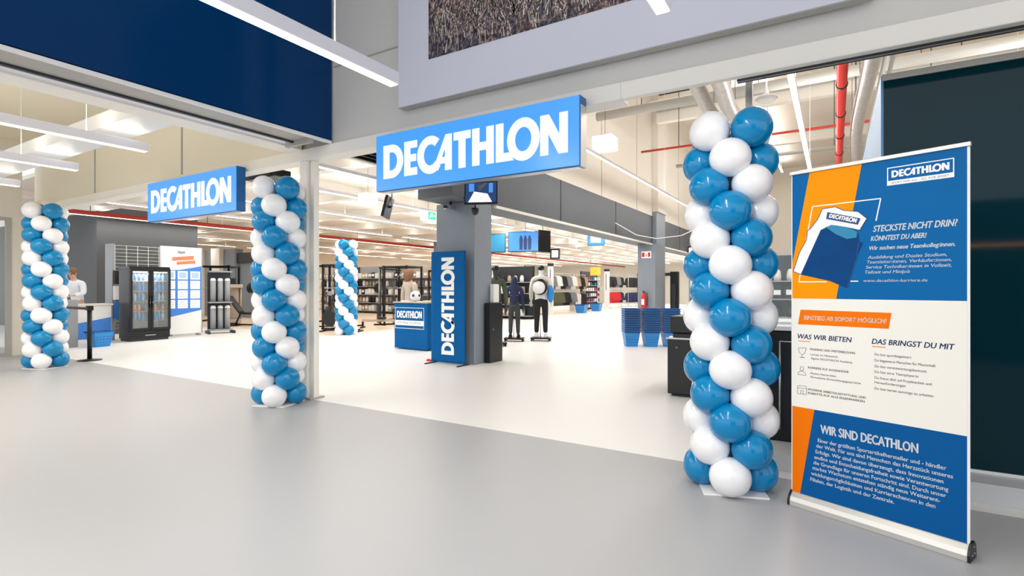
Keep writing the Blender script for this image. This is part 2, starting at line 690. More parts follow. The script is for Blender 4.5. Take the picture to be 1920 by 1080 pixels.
# annex ceiling beyond navy panel
mb = MB(); mb.box(-14.2, -5.85, -2.2, YS, 4.3, 4.4, M_creamw); struct('ceiling', mb)
mb = MB()
mb.box(-5.82, -5.54, -2.2, 4.16, 3.03, 3.22, M_beam)
mb.box(-14.0, -5.82, 2.5, 2.86, 3.05, 3.2, M_wht)
struct('trim_7', mb)
mb = MB()
mb.box(-5.34, -5.02, -2.2, 3.9, 3.05, 3.08, M_soffit)
mb.box(-5.38, -5.34, -2.2, 3.9, 3.03, 3.1, M_char)
mb.box(-5.54, -5.38, -2.2, 3.92, 3.05, 3.12, M_lampb)
mb.box(-5.03, -5.0, -2.2, 4.16, 3.035, 3.06, M_wht)
mb.box(-5.5, -5.06, 3.9, 3.95, 3.0, 3.1, M_soffit)
struct('trim_8', mb)
mb = MB(); mb.box(-5.85, -5.5, -2.2, 4.19, 3.22, 6, M_cream); struct('wall_panel_backing', mb)

# ------------------------------------------------------------------ navy glass panel
t = thing('wall_navy_glass', None, None, (-5.06, 0, 3.07)); t['kind'] = 'structure'
mb = MB(); mb.box(-.04, .04, -2.2, 4.17, 0, 2.85, M_navyglass); mb.build('pane', t)
mb = MB(); mb.box(-.05, .045, 1.0 - 3.2, 4.17, -.012, 0, M_wht); mb.build('edge_strip', t)

# ------------------------------------------------------------------ mural light box
t = thing('picture_panel', 'large framed picture of dry grass on the wall above the entrance', 'picture', (-3.87, YS - .13, 3.225))
mb = MB(); mb.box(0, 4.08, 0, .09, 0, 2.5, M_lilac); mb.box(-.006, 4.086, .006, .088, -.006, 2.5, M_soffit)
mb.box(.1, 3.98, .09, .13, .1, 2.4, M_char)
mb.build('frame', t)
A = Art(-.001, .0012)
A.rect(.41, .407, 3.67, 2.4, M_grass, 1)
BL = [mat('blade_pale', (232, 224, 216), .6), mat('blade_tan', (190, 174, 162), .6), mat('blade_brown', (116, 92, 86), .6), mat('blade_slate', (120, 122, 134), .6)]
gr = random.Random(3)
for k in range(1500):
    x, z, h = gr.uniform(.43, 3.65), .407 + abs(gr.gauss(0, .5)), gr.uniform(.08, .34)
    if z + h > 2.36:
        continue
    ln = gr.gauss(0, .45)
    pts = [(x + h * ln * u * u, z + h * u) for u in (0, .35, .7, 1)]
    if all(.42 < p[0] < 3.66 for p in pts):
        A.line(pts, gr.uniform(.003, .0085), BL[gr.choice((0, 1, 1, 2, 2, 3))], 2)
A.build('picture', t)


# ------------------------------------------------------------------ linear hanging lamps
def linear_lamp(x, y0, y1, z, label, group, power, w_=.085, h=.09, cords=(), top=5.9, col=(1, .95, .86), up=.22):
    t = thing('linear_lamp', label, 'ceiling lamp', (x, y1, z), 0, group)
    L = y1 - y0
    mb = MB(); mb.box(-w_ / 2, w_ / 2, -L, 0, 0, h, M_lampb); mb.build('housing', t, bevel=.004)
    mb = MB(); mb.box(-w_ / 2 + .008, w_ / 2 - .008, -L + .01, -.01, -.006, .0, M_diff); mb.build('diffuser', t)
    for c in cords:
        mb = MB(); mb.tube([(0, -c, h), (0, -c, top - z)], .004, M_lampb, 6); mb.build('cord', t)
    if power:
        a = area('lamp_light', (x, (y0 + y1) / 2, z - .012), w_, L, power, col)
        a.parent = t
        a.location = (0, -L / 2, -.012)
        if not up:
            return t
        u = area('added_uplight', (0, 0, 0), w_ * .6, L - .1, power * up, col, (R(180), 0, 0))  # added upward fill that brightens the ceiling
        u.parent = t
        u.location = (0, -L / 2, h + .006)
    return t


G1 = 'long linear lamps hanging in front of the shop'
linear_lamp(-2.76, -1.0, 2.87, 2.84, 'long white linear lamp hanging in front of the grass picture corner', G1, 26, cords=(.55, 3), top=5.9)
linear_lamp(-.79, -1.0, 2.87, 2.84, 'short visible tip of linear lamp at the top, right of the grass picture', G1, 26, cords=(.9, 3), top=5.9)
linear_lamp(-6.47, -1.0, 2.87, 2.85, 'linear lamp under cream ceiling nearest the navy panel', G1, 30, col=(1, .9, .74), up=.2, cords=(.55, 1.35, 3), top=4.3)
linear_lamp(-8.26, -1.0, 2.87, 2.85, 'linear lamp under cream ceiling, second from the navy panel', G1, 30, col=(1, .9, .74), up=.2, cords=(.55, 3), top=4.3)
linear_lamp(-10.28, -1.0, 2.87, 2.85, 'linear lamp above the leftmost balloon column, third from the navy panel', G1, 30, col=(1, .9, .74), up=.2, cords=(.55, 3), top=4.3)
G2 = 'trunking lamps in rows under the store ceiling'
for k, x in enumerate((-7.3, -9.1, -11.6, -14.6, -17.6, -21.5, -25)):  # last row added to brighten the far left
    for (a, b) in ((5.2, 15), (15.6, 26), (26.6, 44)):
        if x < -17.7 and a < 7:
            a = 7.2
        linear_lamp(x, a, b, 3.36, '%s stretch of the %s lamp row left of the bulkhead' % (('near', 'middle', 'far')[0 if a < 10 else 1 if a < 20 else 2], ('first', 'second', 'third', 'fourth', 'fifth', 'sixth', 'seventh')[k]), G2, 56 * (b - a) / 10, w_=.1, h=.06,
                    cords=(.5, (b - a) / 2), top=3.75, col=(1, .98, .955))
G3 = 'high lamp rows in the tall hall'
linear_lamp(-4.38, 9.6, 22, 4.2, 'thin bright lamp row along the cream wall above the grey bulkhead', G3, 50, w_=.07, h=.06, cords=(.5, 6), top=8.2, up=.7, col=(1, .98, .95))
linear_lamp(-.5, 5.2, 15, 4.2, 'bright lamp row above the roll-up banner, right of the balloon column', G3, 60, w_=.09, h=.06, cords=(.5, 6), top=8.2, up=1.9, col=(1, .98, .95))
linear_lamp(-2.4, 18, 32, 7.6, 'added fill lamp row near the ceiling of the tall hall', G3, 100, w_=.12, h=.06, cords=(.5, 6), top=8.2, up=.6, col=(1, .98, .95))  # row added to raise the ambient light of the hall
linear_lamp(3.4, 7, 16, 4.2, 'lamp row behind the dark teal glass', G3, 60, w_=.09, h=.06, cords=(.5, 6), top=8.2, up=2.4, col=(1, .98, .95))


# ------------------------------------------------------------------ illuminated signs
def box_sign(x0, label, endm):
    t = thing('illuminated_sign', label, 'sign', (x0, 4.0, 2.36))
    W, H = 2.33, .587
    mb = MB(); mb.box(0, W, .012, .135, 0, H, M_signs)
    mb.box(.02, W - .02, .03, .12, -.004, 0, M_silver)
    mb.build('case', t, bevel=.004)
    if endm:
        mb = MB(); mb.box(W, W + .004, .02, .135, 0, H - .075, endm); mb.build('end_plate', t)['label'] = 'silver end plate'
    mb = MB(); mb.box(.006, W - .006, 0, .012, .006, H - .006, M_signf); mb.build('face', t)
    A = Art(0, .003); A.logo(.11, .122, 2.115, .345, M_signl, 1); A.build('lettering', t, thick=.0025)
    mb = MB()
    for xx in (.3, W - .3):
        mb.box(xx - .03, xx + .03, .1, .16, .2, .26, M_silver)
    mb.build('bracket', t)
    return t


s1 = box_sign(-4.12, 'large lit blue sign with white lettering over the middle of the entrance', M_alu)
s2 = box_sign(-8.99, 'smaller-looking lit blue sign further left, between two balloon columns', None)

# ------------------------------------------------------------------ balloon columns
def balloon_mesh(m):
    mb = MB()
    prof = [(0, -.135), (.012, -.139), (.014, -.133), (.007, -.127)]
    for k in range(1, 19):
        a = math.pi * k / 18
        r = .128 * math.sin(a) ** (.92 if a > 1.57 else 1.0)
        z = -.122 * math.cos(a) * (1.0 if a < 1.57 else .96)
        if a < 1.0:
            r *= .94 + .06 * a
        prof.append((max(r, 0), z))
    prof[-1] = (0, prof[-1][1])
    mb.lathe(prof, m, 28)
    me = mb.build('balloon')
    data = me.data
    bpy.data.objects.remove(me)
    return data


BAL = {0: balloon_mesh(M_balb), 1: balloon_mesh(M_balw)}


def balloon_column(x, y, label, front_off=0, s=1.0, sz=None, sp=.1725, base=True, rz=0, first_white=True):
    t = thing('balloon_column', label, 'balloons', (x, y, 0), rz, 'spiral blue and white balloon columns')
    view = math.atan2(-y, -x)      # towards the visitor standing in the mall
    mb = MB()
    mb.box(-.2 * s, .2 * s, -.2 * s, .2 * s, 0, .012, M_wht, Matrix.Rotation(R(20), 4, 'Z'))
    mb.build('base_plate', t, bevel=.003)
    mb = MB(); mb.tube([(0, 0, .012), (0, 0, sp * 13.5)], .014, M_alu, 8); mb.build('pole', t)
    rng = random.Random(int(abs(x * 10)))
    for k in range(14):
        z = .125 * s + sp * k
        for j in range(4):
            a = view + R(front_off) - R(45) * k + R(90) * j - rz
            wh = (j % 2 == 0) == first_white
            o = bpy.data.objects.new('balloon', BAL[1 if wh else 0])
            C.objects.link(o)
            o.parent = t
            rad = .18 * s * rng.uniform(.97, 1.03)
            tl = R(90 + rng.uniform(-7, 7))
            if k == 13:
                tl = R(72)
            d = Vector((math.cos(a), math.sin(a), 0))
            o.location = d * rad + Vector((0, 0, z + rng.uniform(-.006, .006) + (.03 if k == 13 else 0)))
            o.rotation_euler = (0, tl, a)
            q = s * rng.uniform(1.01, 1.05)
            o.scale = (q * (.97 if k < 13 else 1), q, q)
    return t


balloon_column(-.605, 3.84, 'tall blue and white balloon column nearest, beside the roll-up banner')
balloon_column(-5.54, 3.85, 'blue and white balloon column in front of the white post', front_off=-16, s=1.02, sp=.18)
balloon_column(-11.41, 3.52, 'leftmost blue and white balloon column beside the shop window', front_off=-16, s=1.06, sp=.191)
balloon_column(-12.0, 10.5, 'small far balloon column inside the store behind the post', front_off=20, s=1.1, sp=.187, first_white=False)

# ------------------------------------------------------------------ roll-up banner
BW = .85
ang = math.atan2(3.382 - 3.704, .558 + .239)
t = thing('roll_up_banner', 'roll-up recruiting banner in blue, orange and cream at the right of the entrance', 'banner', (-.239, 3.704, 0), ang)
mb = MB()
prof = [(-.0, .0), (0, .03), (.01, .055), (.035, .078), (.07, .082), (.09, .07), (.1, .03), (.1, 0)]
mb.prism(prof, .0, BW + .01, M_alu, 'x')
mb.build('base_housing', t, bevel=.003)
for x, nm in ((-.012, 0), (BW + .01, 1)):
    mb = MB()
    mb.prism([(-.004, 0), (-.004, .034), (.008, .06), (.035, .086), (.075, .09), (.1, .072), (.108, .03), (.108, 0)], x, x + .012, M_blk, 'x')
    e = mb.build('end_cap', t, bevel=.002)
    if nm:
        mb = MB()
        for (yy, zz) in ((.03, .03), (.07, .03), (.06, .065)):
            mb.tube([(x + .011, yy, zz), (x + .015, yy, zz)], .005, M_silver, 8)
        mb.build('screw', e)
mb = MB(); mb.tube([(BW * .5, .085, .08), (BW * .5, .07, 2.05)], .009, M_silver, 8); mb.build('pole', t)
mb = MB(); mb.box(-.014, BW + .016, .028, .052, 2.054, 2.076, M_alu); mb.build('top_rail', t, bevel=.003)
# sheet: slightly bowed; local y=.04
mb = MB(); mb.box(-.006, BW + .012, .040, .0415, .06, 2.058, M_wht); mb.build('sheet', t)
A = Art(.0395, .0005)
Z0, Z1, ZA, ZB, W = .065, 2.055, 1.285, .612, BW
A.rect(0, ZA, W, Z1, M_print, 1)
A.poly([(.103, Z1), (.386, Z1), (.252, ZA), (0, ZA), (0, 1.50)], M_porange, 2)
A.rect(0, ZB, W, ZA, M_pcream, 1)
A.rect(0, Z0, W, ZB, M_print2, 1)
A.poly([(0, ZB), (.131, ZB), (.045, Z0), (0, Z0)], M_pog2, 2)
# logo
A.frame(.509, 1.911, .80, 2.009, .005, M_pw, 2)
A.rect(.509, 1.911, .80, 1.936, M_pw, 3)
A.logo(.53, 1.952, .251, .038, M_pw, 3)
A.text('SPORT FOR ALL - ALL FOR SPORT', .53, 1.918, .0105, M_pgrey, 4, width=.25)
# line frame
A.line([(.04, 1.388), (.12, 1.845)], .006, M_pw, 3)
A.line([(.12, 1.845), (.479, 1.846), (.456, 1.724)], .006, M_pw, 3)
A.line([(.04, 1.388), (.2, 1.387)], .006, M_pw, 3)
A.line([(.328, 1.389), (.368, 1.389)], .006, M_pw, 3)
# folded shirt
sw = [(.007, 1.454), (.053, 1.433), (.169, 1.697), (.226, 1.722), (.303, 1.703), (.376, 1.679), (.412, 1.742), (.368, 1.786), (.294, 1.801), (.248, 1.828),
      (.178, 1.824), (.151, 1.765), (.106, 1.707), (.092, 1.703), (.087, 1.646), (.045, 1.57)]
A.poly(sw, M_pw, 5)
A.line(sw + [sw[0]], .004, M_pnavy, 6)
A.poly([(.055, 1.433), (.101, 1.548), (.169, 1.697), (.226, 1.722), (.303, 1.703), (.368, 1.661), (.372, 1.616), (.392, 1.605), (.344, 1.491), (.319, 1.391), (.311, 1.35), (.218, 1.392)], M_ptshirt, 7)
A.line([(.372, 1.616), (.36, 1.52), (.33, 1.42), (.311, 1.35)], .004, M_pnavy, 8)
A.poly([(.196, 1.713), (.226, 1.722), (.252, 1.719), (.31, 1.702), (.364, 1.671), (.36, 1.639), (.311, 1.634), (.252, 1.666)], M_pcyan, 8)
A.poly([(.198, 1.762), (.368, 1.711), (.38, 1.746), (.205, 1.802)], M_pnavy, 8)
A.logo(.213, 1.768, .152, .024, M_pw, 9, rot=R(-17))
# headlines
A.text('STECKSTE NICHT DRIN?', .443, 1.664, .034, M_pw, 3, bold=.05, shear=.25, width=.37)
A.text('KÖNNTEST DU ABER!', .431, 1.614, .026, M_pw, 3, bold=.05, shear=.25, width=.255)
A.text('Wir suchen neue Teamkolleg:innen.', .424, 1.563, .022, M_pw, 3, bold=.04, shear=.22, width=.38)
for k, (l, x, z, wd) in enumerate((('Ausbildung und Duales Studium,', .416, 1.514, .354), ('Teamleiter:innen, Verkäufer:innen,', .412, 1.487, .377),
                                   ('Service Techniker:innen in Vollzeit,', .406, 1.459, .383), ('Teilzeit und Minijob', .402, 1.431, .212))):
    A.text(l, x, z, .0175, M_pw, 3, bold=.015, shear=.2, width=wd)
A.text('www.decathlon-karriere.de', .394, 1.384, .016, M_pw, 3, bold=.012, shear=.15, width=.296)
# cream middle part
A.poly([(.034, 1.125), (.517, 1.126), (.53, 1.214), (.05, 1.216)], M_pog2, 2)
A.text('EINSTIEG AB SOFORT MÖGLICH!', .071, 1.155, .025, M_pw, 3, bold=.03, shear=.15, width=.435)
A.text('WAS WIR BIETEN', .033, 1.037, .029, M_pnavy, 3, bold=.035, shear=.2, width=.302)
A.rect(.036, 1.02, .106, 1.024, M_pog2, 3)
A.text('DAS BRINGST DU MIT', .436, 1.038, .029, M_pnavy, 3, bold=.035, shear=.2, width=.366)
A.rect(.436, 1.021, .502, 1.025, M_pog2, 3)
for (x, z, body, wd) in ((.102, .973, 'TRAINING UND WEITERBILDUNG', .25), (.095, .86, 'KARRIERE AUF AUGENHÖHE', .223), (.095, .726, 'MODERNE ARBEITSAUSSTATTUNG UND', .311), (.095, .704, 'RABATTE AUF ALLE EIGENMARKEN', .305)):
    A.text(body, x, z - .002, .0125, M_pgrey, 3, bold=.03, width=wd)
for (x, z, body, wd) in ((.109, .94, 'Lernen im Netzwerk', .153), (.113, .916, 'Eigene DECATHLON Academy', .225), (.109, .825, 'Flache Hierarchien', .143), (.109, .802, 'Monatliche Entwicklungsgespräche', .272)):
    A.text(body, x, z, .012, M_pgrey, 3, bold=.008, width=wd)
for (z, body, wd) in ((.976, 'Du bist sportbegeistert', .17), (.943, 'Du begeisterst Menschen für Mannschaft', .274), (.91, 'Du bist verantwortungsbewusst', .237), (.879, 'Du bist ein:e Teamplayer:in', .201),
                      (.846, 'Du freust dich auf Projektarbeit und', .257), (.82, 'Herausforderungen', .144), (.786, 'Du bist bereit samstags zu arbeiten', .265)):
    A.text(body, .45, z - .002, .0135, M_pgrey, 3, bold=.008, width=wd)
# icons: cup, person, shop
A.line([(.036, .978), (.084, .982), (.076, .95), (.06, .938), (.045, .948), (.036, .978)], .0025, M_pgrey, 3)
A.line([(.06, .938), (.06, .924)], .0025, M_pgrey, 3); A.line([(.046, .921), (.075, .921)], .004, M_pgrey, 3)
c = ell(.058, .852, .011, .013, n=12); A.line(c + [c[0]], .0025, M_pgrey, 3)
A.line([(.034, .812), (.038, .828), (.058, .838), (.078, .828), (.082, .814), (.034, .812)], .0025, M_pgrey, 3)
A.line([(.032, .694), (.032, .744), (.085, .746), (.085, .696), (.032, .694)], .0025, M_pgrey, 3)
A.line([(.032, .73), (.085, .731)], .0025, M_pgrey, 3); A.line([(.05, .695), (.05, .716), (.066, .716), (.066, .695)], .0025, M_pgrey, 3)
# lower part
A.text('WIR SIND DECATHLON', .167, .478, .05, M_pw, 3, bold=.06, width=.482)
for l, x, x1, z in (('Einer der größten Sportartikelhersteller und - händler', .151, .768, .421), ('der Welt. Für uns sind Menschen das Herzstück unseres', .142, .795, .386),
                    ('Erfolgs. Wir sind davon überzeugt, dass Innovationen', .138, .756, .350), ('endlos und Entscheidungsfreiheit sowie Verantwortung', .131, .776, .315),
                    ('die Grundlage für unseren Fortschritt sind. Durch unser', .126, .767, .281), ('starkes Wachstum entstehen ständig neue Weiterent-', .12, .743, .248),
                    ('wicklungsmöglichkeiten und Karrierechancen in den', .113, .723, .212), ('Filialen, der Logistik und der Zentrale.', .108, .542, .175)):
    A.text(l, x, z, .0215, M_pw, 3, bold=.025, width=x1 - x)
A.build('print', t)

# ------------------------------------------------------------------ dark teal glass front at the right
mb = MB()
mb.box(-.55, 6, 4.36, 4.95, 0, .125, M_plinth)
mb.box(-.55, 6, 4.36, 4.42, .07, .075, M_soffit)
struct('baseboard_right', mb, .004)
t = thing('window_2', None, None, (.3, 4.6, .126)); t['kind'] = 'structure'
mb = MB(); mb.box(0, 5.4, 0, .02, .02, 2.7, M_tealglass); mb.build('pane', t)
mb = MB(); mb.box(-.01, 5.42, -.012, .032, 2.7, 2.745, M_soffit); mb.box(0, 5.4, -.01, .03, 0, .02, M_wht)
mb.build('frame', t)
mb = MB(); mb.box(-.015, 0, .0, 3.0, .0, 2.74, M_lightblue); mb.build('side_panel', t)['label'] = 'pale blue side panel'
# steel post behind the nearest balloon column
mb = MB(); mb.box(-.61, -.56, 4.6, 4.66, .125, 3.6, M_silver); struct('trim_9', mb)

# dark cabinet and white top beyond balloon column
t = thing('gate_cabinet', 'black glossy cabinet with silver bar between the balloon column and the banner', 'cabinet', (-.47, 4.72, .126))
mb = MB(); mb.box(0, .7, 0, .2, .0, .88, M_blk); mb.build('body', t, bevel=.01)
mb = MB(); mb.box(-.02, .72, -.02, .22, .885, .92, M_wht); mb.build('top', t, bevel=.004)
mb = MB(); mb.tube([(.1, -.02, .1), (.1, -.02, .8)], .008, M_silver, 8); mb.tube([(.1, -.02, .8), (.35, -.02, .8)], .006, M_silver, 8); mb.build('bar', t)

t = thing('checkout_terminal', 'black checkout cabinet with grey tray left of the nearest balloon column', 'checkout', (-1.786, 6.66, 0))
mb = MB(); mb.box(0, .8, 0, .9, .03, .72, M_blk); mb.box(.04, .76, .04, .86, 0, .03, M_char)
mb.box(0, .8, .12, .9, .78, .99, M_blk)
mb.box(.03, .77, .15, .88, .72, .78, M_blk); mb.build('body', t, bevel=.012)
mb = MB(); mb.prism([(-.03, .715), (.06, .70), (.2, .715), (.2, .735), (.06, .722), (-.03, .735)], -.01, .81, M_silver, 'x'); mb.build('tray', t)
mb = MB(); mb.box(.3, .42, -.004, 0, .28, .3, M_pgrey); mb.box(.45, .55, -.004, 0, .28, .3, M_pgrey); mb.box(.1, .13, -.003, 0, .6, .62, M_pgrey); mb.build('sticker', t)

# ------------------------------------------------------------------ vertical banner at the column
ang = 0
t = thing('stand_banner', 'narrow upright blue banner with vertical white lettering before the grey column', 'banner', (-6.21, 7.38, 0), 0)
Wb, Hb = .755, 2.0


def wavy(nx, nz, W_, H_, m, amp, z0=.0, x0=0, seed=1):
    bm = MB()
    i = bm.mi(m)
    g_ = []
    for b in range(nz + 1):
        row = []
        for a in range(nx + 1):
            u, v = a / nx, b / nz
            yy = amp * (math.sin(u * 9 + v * 4 + seed) * math.sin(v * 11 - u * 3 + seed) + .5 * math.sin(u * 21 - v * 17))
            row.append(bm.bm.verts.new((x0 + u * W_, yy, z0 + v * H_)))
        g_.append(row)
    for b in range(nz):
        for a in range(nx):
            bm._f([g_[b][a], g_[b][a + 1], g_[b + 1][a + 1], g_[b + 1][a]], i, True)
    return bm


sh = wavy(20, 40, Wb, Hb - .03, M_cloth, .003, z0=.03).build('sheet', t, recalc=False)
md = sh.modifiers.new('s', 'SOLIDIFY'); md.thickness = .003; md.offset = 1
mb = MB(); mb.tube([(.02, .03, .0), (.02, .03, Hb)], .009, M_char, 8); mb.tube([(Wb - .02, .03, 0), (Wb - .02, .03, Hb)], .009, M_char, 8)
mb.tube([(.02, .03, Hb - .01), (Wb - .02, .03, Hb - .01)], .009, M_char, 8)
mb.build('frame', t)
for x in (.02, Wb - .02):
    mb = MB(); mb.box(x - .015, x + .015, -.2, .14, 0, .02, M_char); mb.build('foot', t)
A = Art(-.009, .001)
A.logo(.52, .17, 1.72, .28, M_pw, 1, vert=True)
A.build('lettering', t)
mb = MB(); mb.prism([(-.14, 0), (-.02, 0), (-.03, .03), (-.12, .04)], 0, .05, M_red, 'y'); o = mb.build('foot_cap', None)
o.location = (-6.3, 7.5, 0); o.name = 'red_cap'; tag(o, 'small red cap lying on the floor beside the upright banner', 'cap')

# promotion counter
t = thing('promotion_counter', 'blue cloth-covered promotion counter left of the upright banner', 'counter', (-8.41, 8.70, 0), R(-3))
mb = MB(); mb.box(.01, 1.01, .01, .5, .02, 1.02, M_cloth); mb.build('cloth', t, bevel=.012)
mb = MB(); mb.box(-.015, 1.035, -.015, .53, 1.02, 1.045, M_tan); mb.build('top', t, bevel=.004)
A = Art(.008, .002)
A.frame(.04, .46, .92, .92, .01, M_pw, 1)
A.rect(.04, .53, .92, .64, M_pw, 2)
A.logo(.1, .695, .76, .15, M_pw, 2)
A.text('SPORT FOR ALL - ALL FOR SPORT', .12, .57, .04, M_pgrey, 3, width=.72)
A.build('print', t)
# things on the counter
mb = MB(); mb.ball((0, 0, .12), .12, M_wht)
for a in range(0, 360, 72):
    mb.lathe([(.035, .0), (.03, .006), (0, .008)], M_pnavy, 8, Matrix.Translation((0, 0, .12)) @ Matrix.Rotation(R(a), 4, 'Z') @ Matrix.Rotation(R(80), 4, 'Y') @ Matrix.Translation((0, 0, .117)))
o = mb.build('ball', loc=(-7.95, 8.9, 1.046)); tag(o, 'white and blue ball lying on the promotion counter', 'ball')
for k, (x, y, c) in enumerate(((-7.72, 8.85, M_wht), (-8.22, 8.9, M_pw), (-7.5, 8.8, M_sand))):
    mb = MB(); mb.box(-.1, .1, -.07, .07, 0, .012 + .01 * k, c)
    o = mb.build('leaflet_stack', loc=(x, y, 1.046))
    o.rotation_euler.z = R(15 * k)
    tag(o, ('stack of white leaflets right of the ball on the counter', 'stack of leaflets left of the ball on the counter', 'cream leaflet stack at the right end of the counter')[k], 'leaflets')
# tilted info screen behind counter
t = thing('info_stand', 'tall info screen with pale blue display behind the promotion counter', 'screen', (-8.6, 11.2, 0), R(8))
mb = MB(); mb.box(-.33, .33, 0, .08, .05, 2.05, M_pgr); mb.build('body', t, bevel=.01)
A = Art(-.001, .002); A.rect(-.28, .75, .28, 1.8, M_screen2, 1)
for r_ in range(3):
    for q in range(4):
        A.rect(-.24 + q * .125, 1.05 + r_ * .2, -.15 + q * .125, 1.1 + r_ * .2, M_pnavy, 2)
A.poly([(-.28, 1.8), (.28, 1.8), (.28, 1.66), (0, 1.6), (-.28, 1.66)], M_screend, 2)
A.build('screen', t)
mb = MB(); mb.box(-.4, .4, -.2, .25, 0, .05, M_char); mb.build('base', t)


# ------------------------------------------------------------------ people
def hand(J, E, w_, d, side, m=.009):
    """append a hand to a skin graph: w_ wrist index, d direction of fingers"""
    d = Vector(d).normalized()
    wv = Vector(J[w_][:3])
    u = d.cross(Vector((0, 0, 1)))
    u = Vector((1, 0, 0)) if u.length < .1 else u.normalized()
    pc = len(J)
    p = wv + d * .05
    J.append((*p, .026, .018)); E.append((w_, pc))
    k0 = wv + d * .09
    J.append((*k0, .03, .016)); E.append((pc, pc + 1))
    for k in range(4):
        a = k0 + u * (k - 1.5) * .019
        b = a + d * (.03 + .006 * (1.5 - abs(k - 1.5)))
        c_ = b + d * .03 + Vector((0, 0, -.012))
        i = len(J)
        J.append((*(a + d * .005), .009, .009)); J.append((*b, .008, .008)); J.append((*c_, .0065, .0065))
        E += [(pc + 1, i), (i, i + 1), (i + 1, i + 2)]
    i = len(J)
    a = p + u * .035 * side
    J.append((*a, .011, .011)); J.append((*(a + u * .018 * side + d * .03), .008, .008)); E += [(pc, i), (i, i + 1)]


def person(name, label, cat, loc, rz, H=1.75, mats=None, arms=None, lean=0.0, hair=True, stance=.1, gloved=False, shoes=None, face=True, hood=False,
           group=None, hands=True, backpack=None):
    """figure faces local -y"""
    k = H / 1.75
    t = thing(name, label, cat, loc, rz, group)
    sk, top, bot, sh = mats

    def V(x, y, z, *r):
        return (x * k, (y - lean * max(0, z - .9)) * k, z * k, *[q * k for q in r])
    st = stance
    J = [V(0, 0, .95, .12, .10), V(0, .005, 1.1, .115, .085), V(0, 0, 1.28, .14, .095), V(0, 0, 1.42, .11, .075), V(0, .005, 1.5, .048, .048),
         V(0, -.01, 1.57, .06, .065), V(0, -.015, 1.66, .078, .092), V(0, -.005, 1.735, .045, .055)]
    E = [(i, i + 1) for i in range(7)]
    arms = arms or [((-.19, 0, 1.40), (-.24, .02, 1.13), (-.25, -.04, .88), (-.25, -.05, .8)), ((.19, 0, 1.40), (.24, .02, 1.13), (.25, -.04, .88), (.25, -.05, .8))]
    for side, (s_, e_, w_, h_) in zip((-1, 1), arms):
        i = len(J)
        J += [V(*s_, .055, .055), V(*e_, .042, .042), V(*w_, .028, .026)]
        E += [(3, i), (i, i + 1), (i + 1, i + 2)]
        if hands:
            hand(J, E, i + 2, Vector(h_) - Vector(w_), -side)
    for side in (-1, 1):
        i = len(J)
        J += [V(side * .09, 0, .86, .09, .09), V(side * st, -.01, .5, .058, .06), V(side * (st + .005), .02, .28, .05, .055), V(side * (st + .01), .02, .09, .034, .036),
              V(side * (st + .015), -.01, .035, .036, .03), V(side * (st + .03), -.12, .025, .034, .022)]
        E += [(0, i)] + [(i + q, i + q + 1) for q in range(5)]
    b = skin('body', J, E, sk, t, sub=1)
    # top garment
    TJ = [V(0, 0, .90, .155, .12), V(0, 0, 1.1, .145, .11), V(0, 0, 1.28, .165, .12), V(0, 0, 1.42, .13, .095), V(0, .005, 1.49, .07, .065)]
    TE = [(0, 1), (1, 2), (2, 3), (3, 4)]
    for (s_, e_, w_, h_) in arms:
        i = len(TJ)
        TJ += [V(*s_, .078, .078), V(*e_, .062, .062), V(*w_, .048, .046)]
        TE += [(3, i), (i, i + 1), (i + 1, i + 2)]
    if hood:
        TJ.append(V(0, 0, 1.62, .11, .12)); TJ.append(V(0, .01, 1.75, .06, .075))
        i = len(TJ) - 2
        TE += [(4, i), (i, i + 1)]
    skin('jacket' if hood or name == 'mannequin' else 'shirt', TJ, TE, top, t, sub=2)
    BJ = [V(0, 0, .97, .135, .115), V(0, 0, .9, .14, .12)]
    BE = [(0, 1)]
    for side in (-1, 1):
        i = len(BJ)
        BJ += [V(side * .09, 0, .82, .1, .1), V(side * st, -.01, .5, .072, .074), V(side * (st + .005), .02, .28, .062, .066), V(side * (st + .01), .02, .1, .052, .056)]
        BE += [(1, i), (i, i + 1), (i + 1, i + 2), (i + 2, i + 3)]
    skin('trousers', BJ, BE, bot, t, sub=2)
    for side in (-1, 1):
        x = side * (st + .015) * k
        mb = MB()
        out = [(-.045, .09), (.045, .09), (.05, .02), (.052, -.1), (.035, -.175), (0, -.19), (-.035, -.175), (-.05, -.1), (-.045, .02)]
        mb.prism([(x + a * k, b_ * k) for a, b_ in out], 0, .055 * k, sh, 'z')
        mb.prism([(x + a * k * .8, b_ * k * .75 + .01) for a, b_ in out], .05 * k, .095 * k, sh, 'z')
        mb.build('shoe', t, bevel=.012)
    if hair:
        mb = MB()
        hz = 1.675 * k
        hy = (-.0 - lean * .775) * k
        mb.ball((0, hy + .012 * k, hz + .01 * k), .105 * k, hair if not isinstance(hair, bool) else M_hair, .86, 1.0, 1.02)
        ho = mb.build('hair', t)
    if face:
        mb = MB()
        fy = (-.1 - lean * .76) * k
        for s_ in (-1, 1):
            mb.ball((s_ * .03 * k, fy, 1.655 * k), .011 * k, M_wht, n=8, k=6)
            mb.ball((s_ * .03 * k, fy - .008 * k, 1.655 * k), .006 * k, M_blk, n=8, k=6)
            mb.ball((s_ * .08 * k, fy + .1 * k, 1.64 * k), .022 * k, sk, .4, .8, 1.4, 8, 6)
        mb.prism([(-.012 * k, 1.61 * k), (.012 * k, 1.61 * k), (0, 1.66 * k)], fy - .018 * k, fy + .02 * k, sk, 'y')
        mb.box(-.024 * k, .024 * k, fy - .004 * k, fy + .02 * k, 1.582 * k, 1.592 * k, M_redpipe)
        mb.build('face', t)
    return t


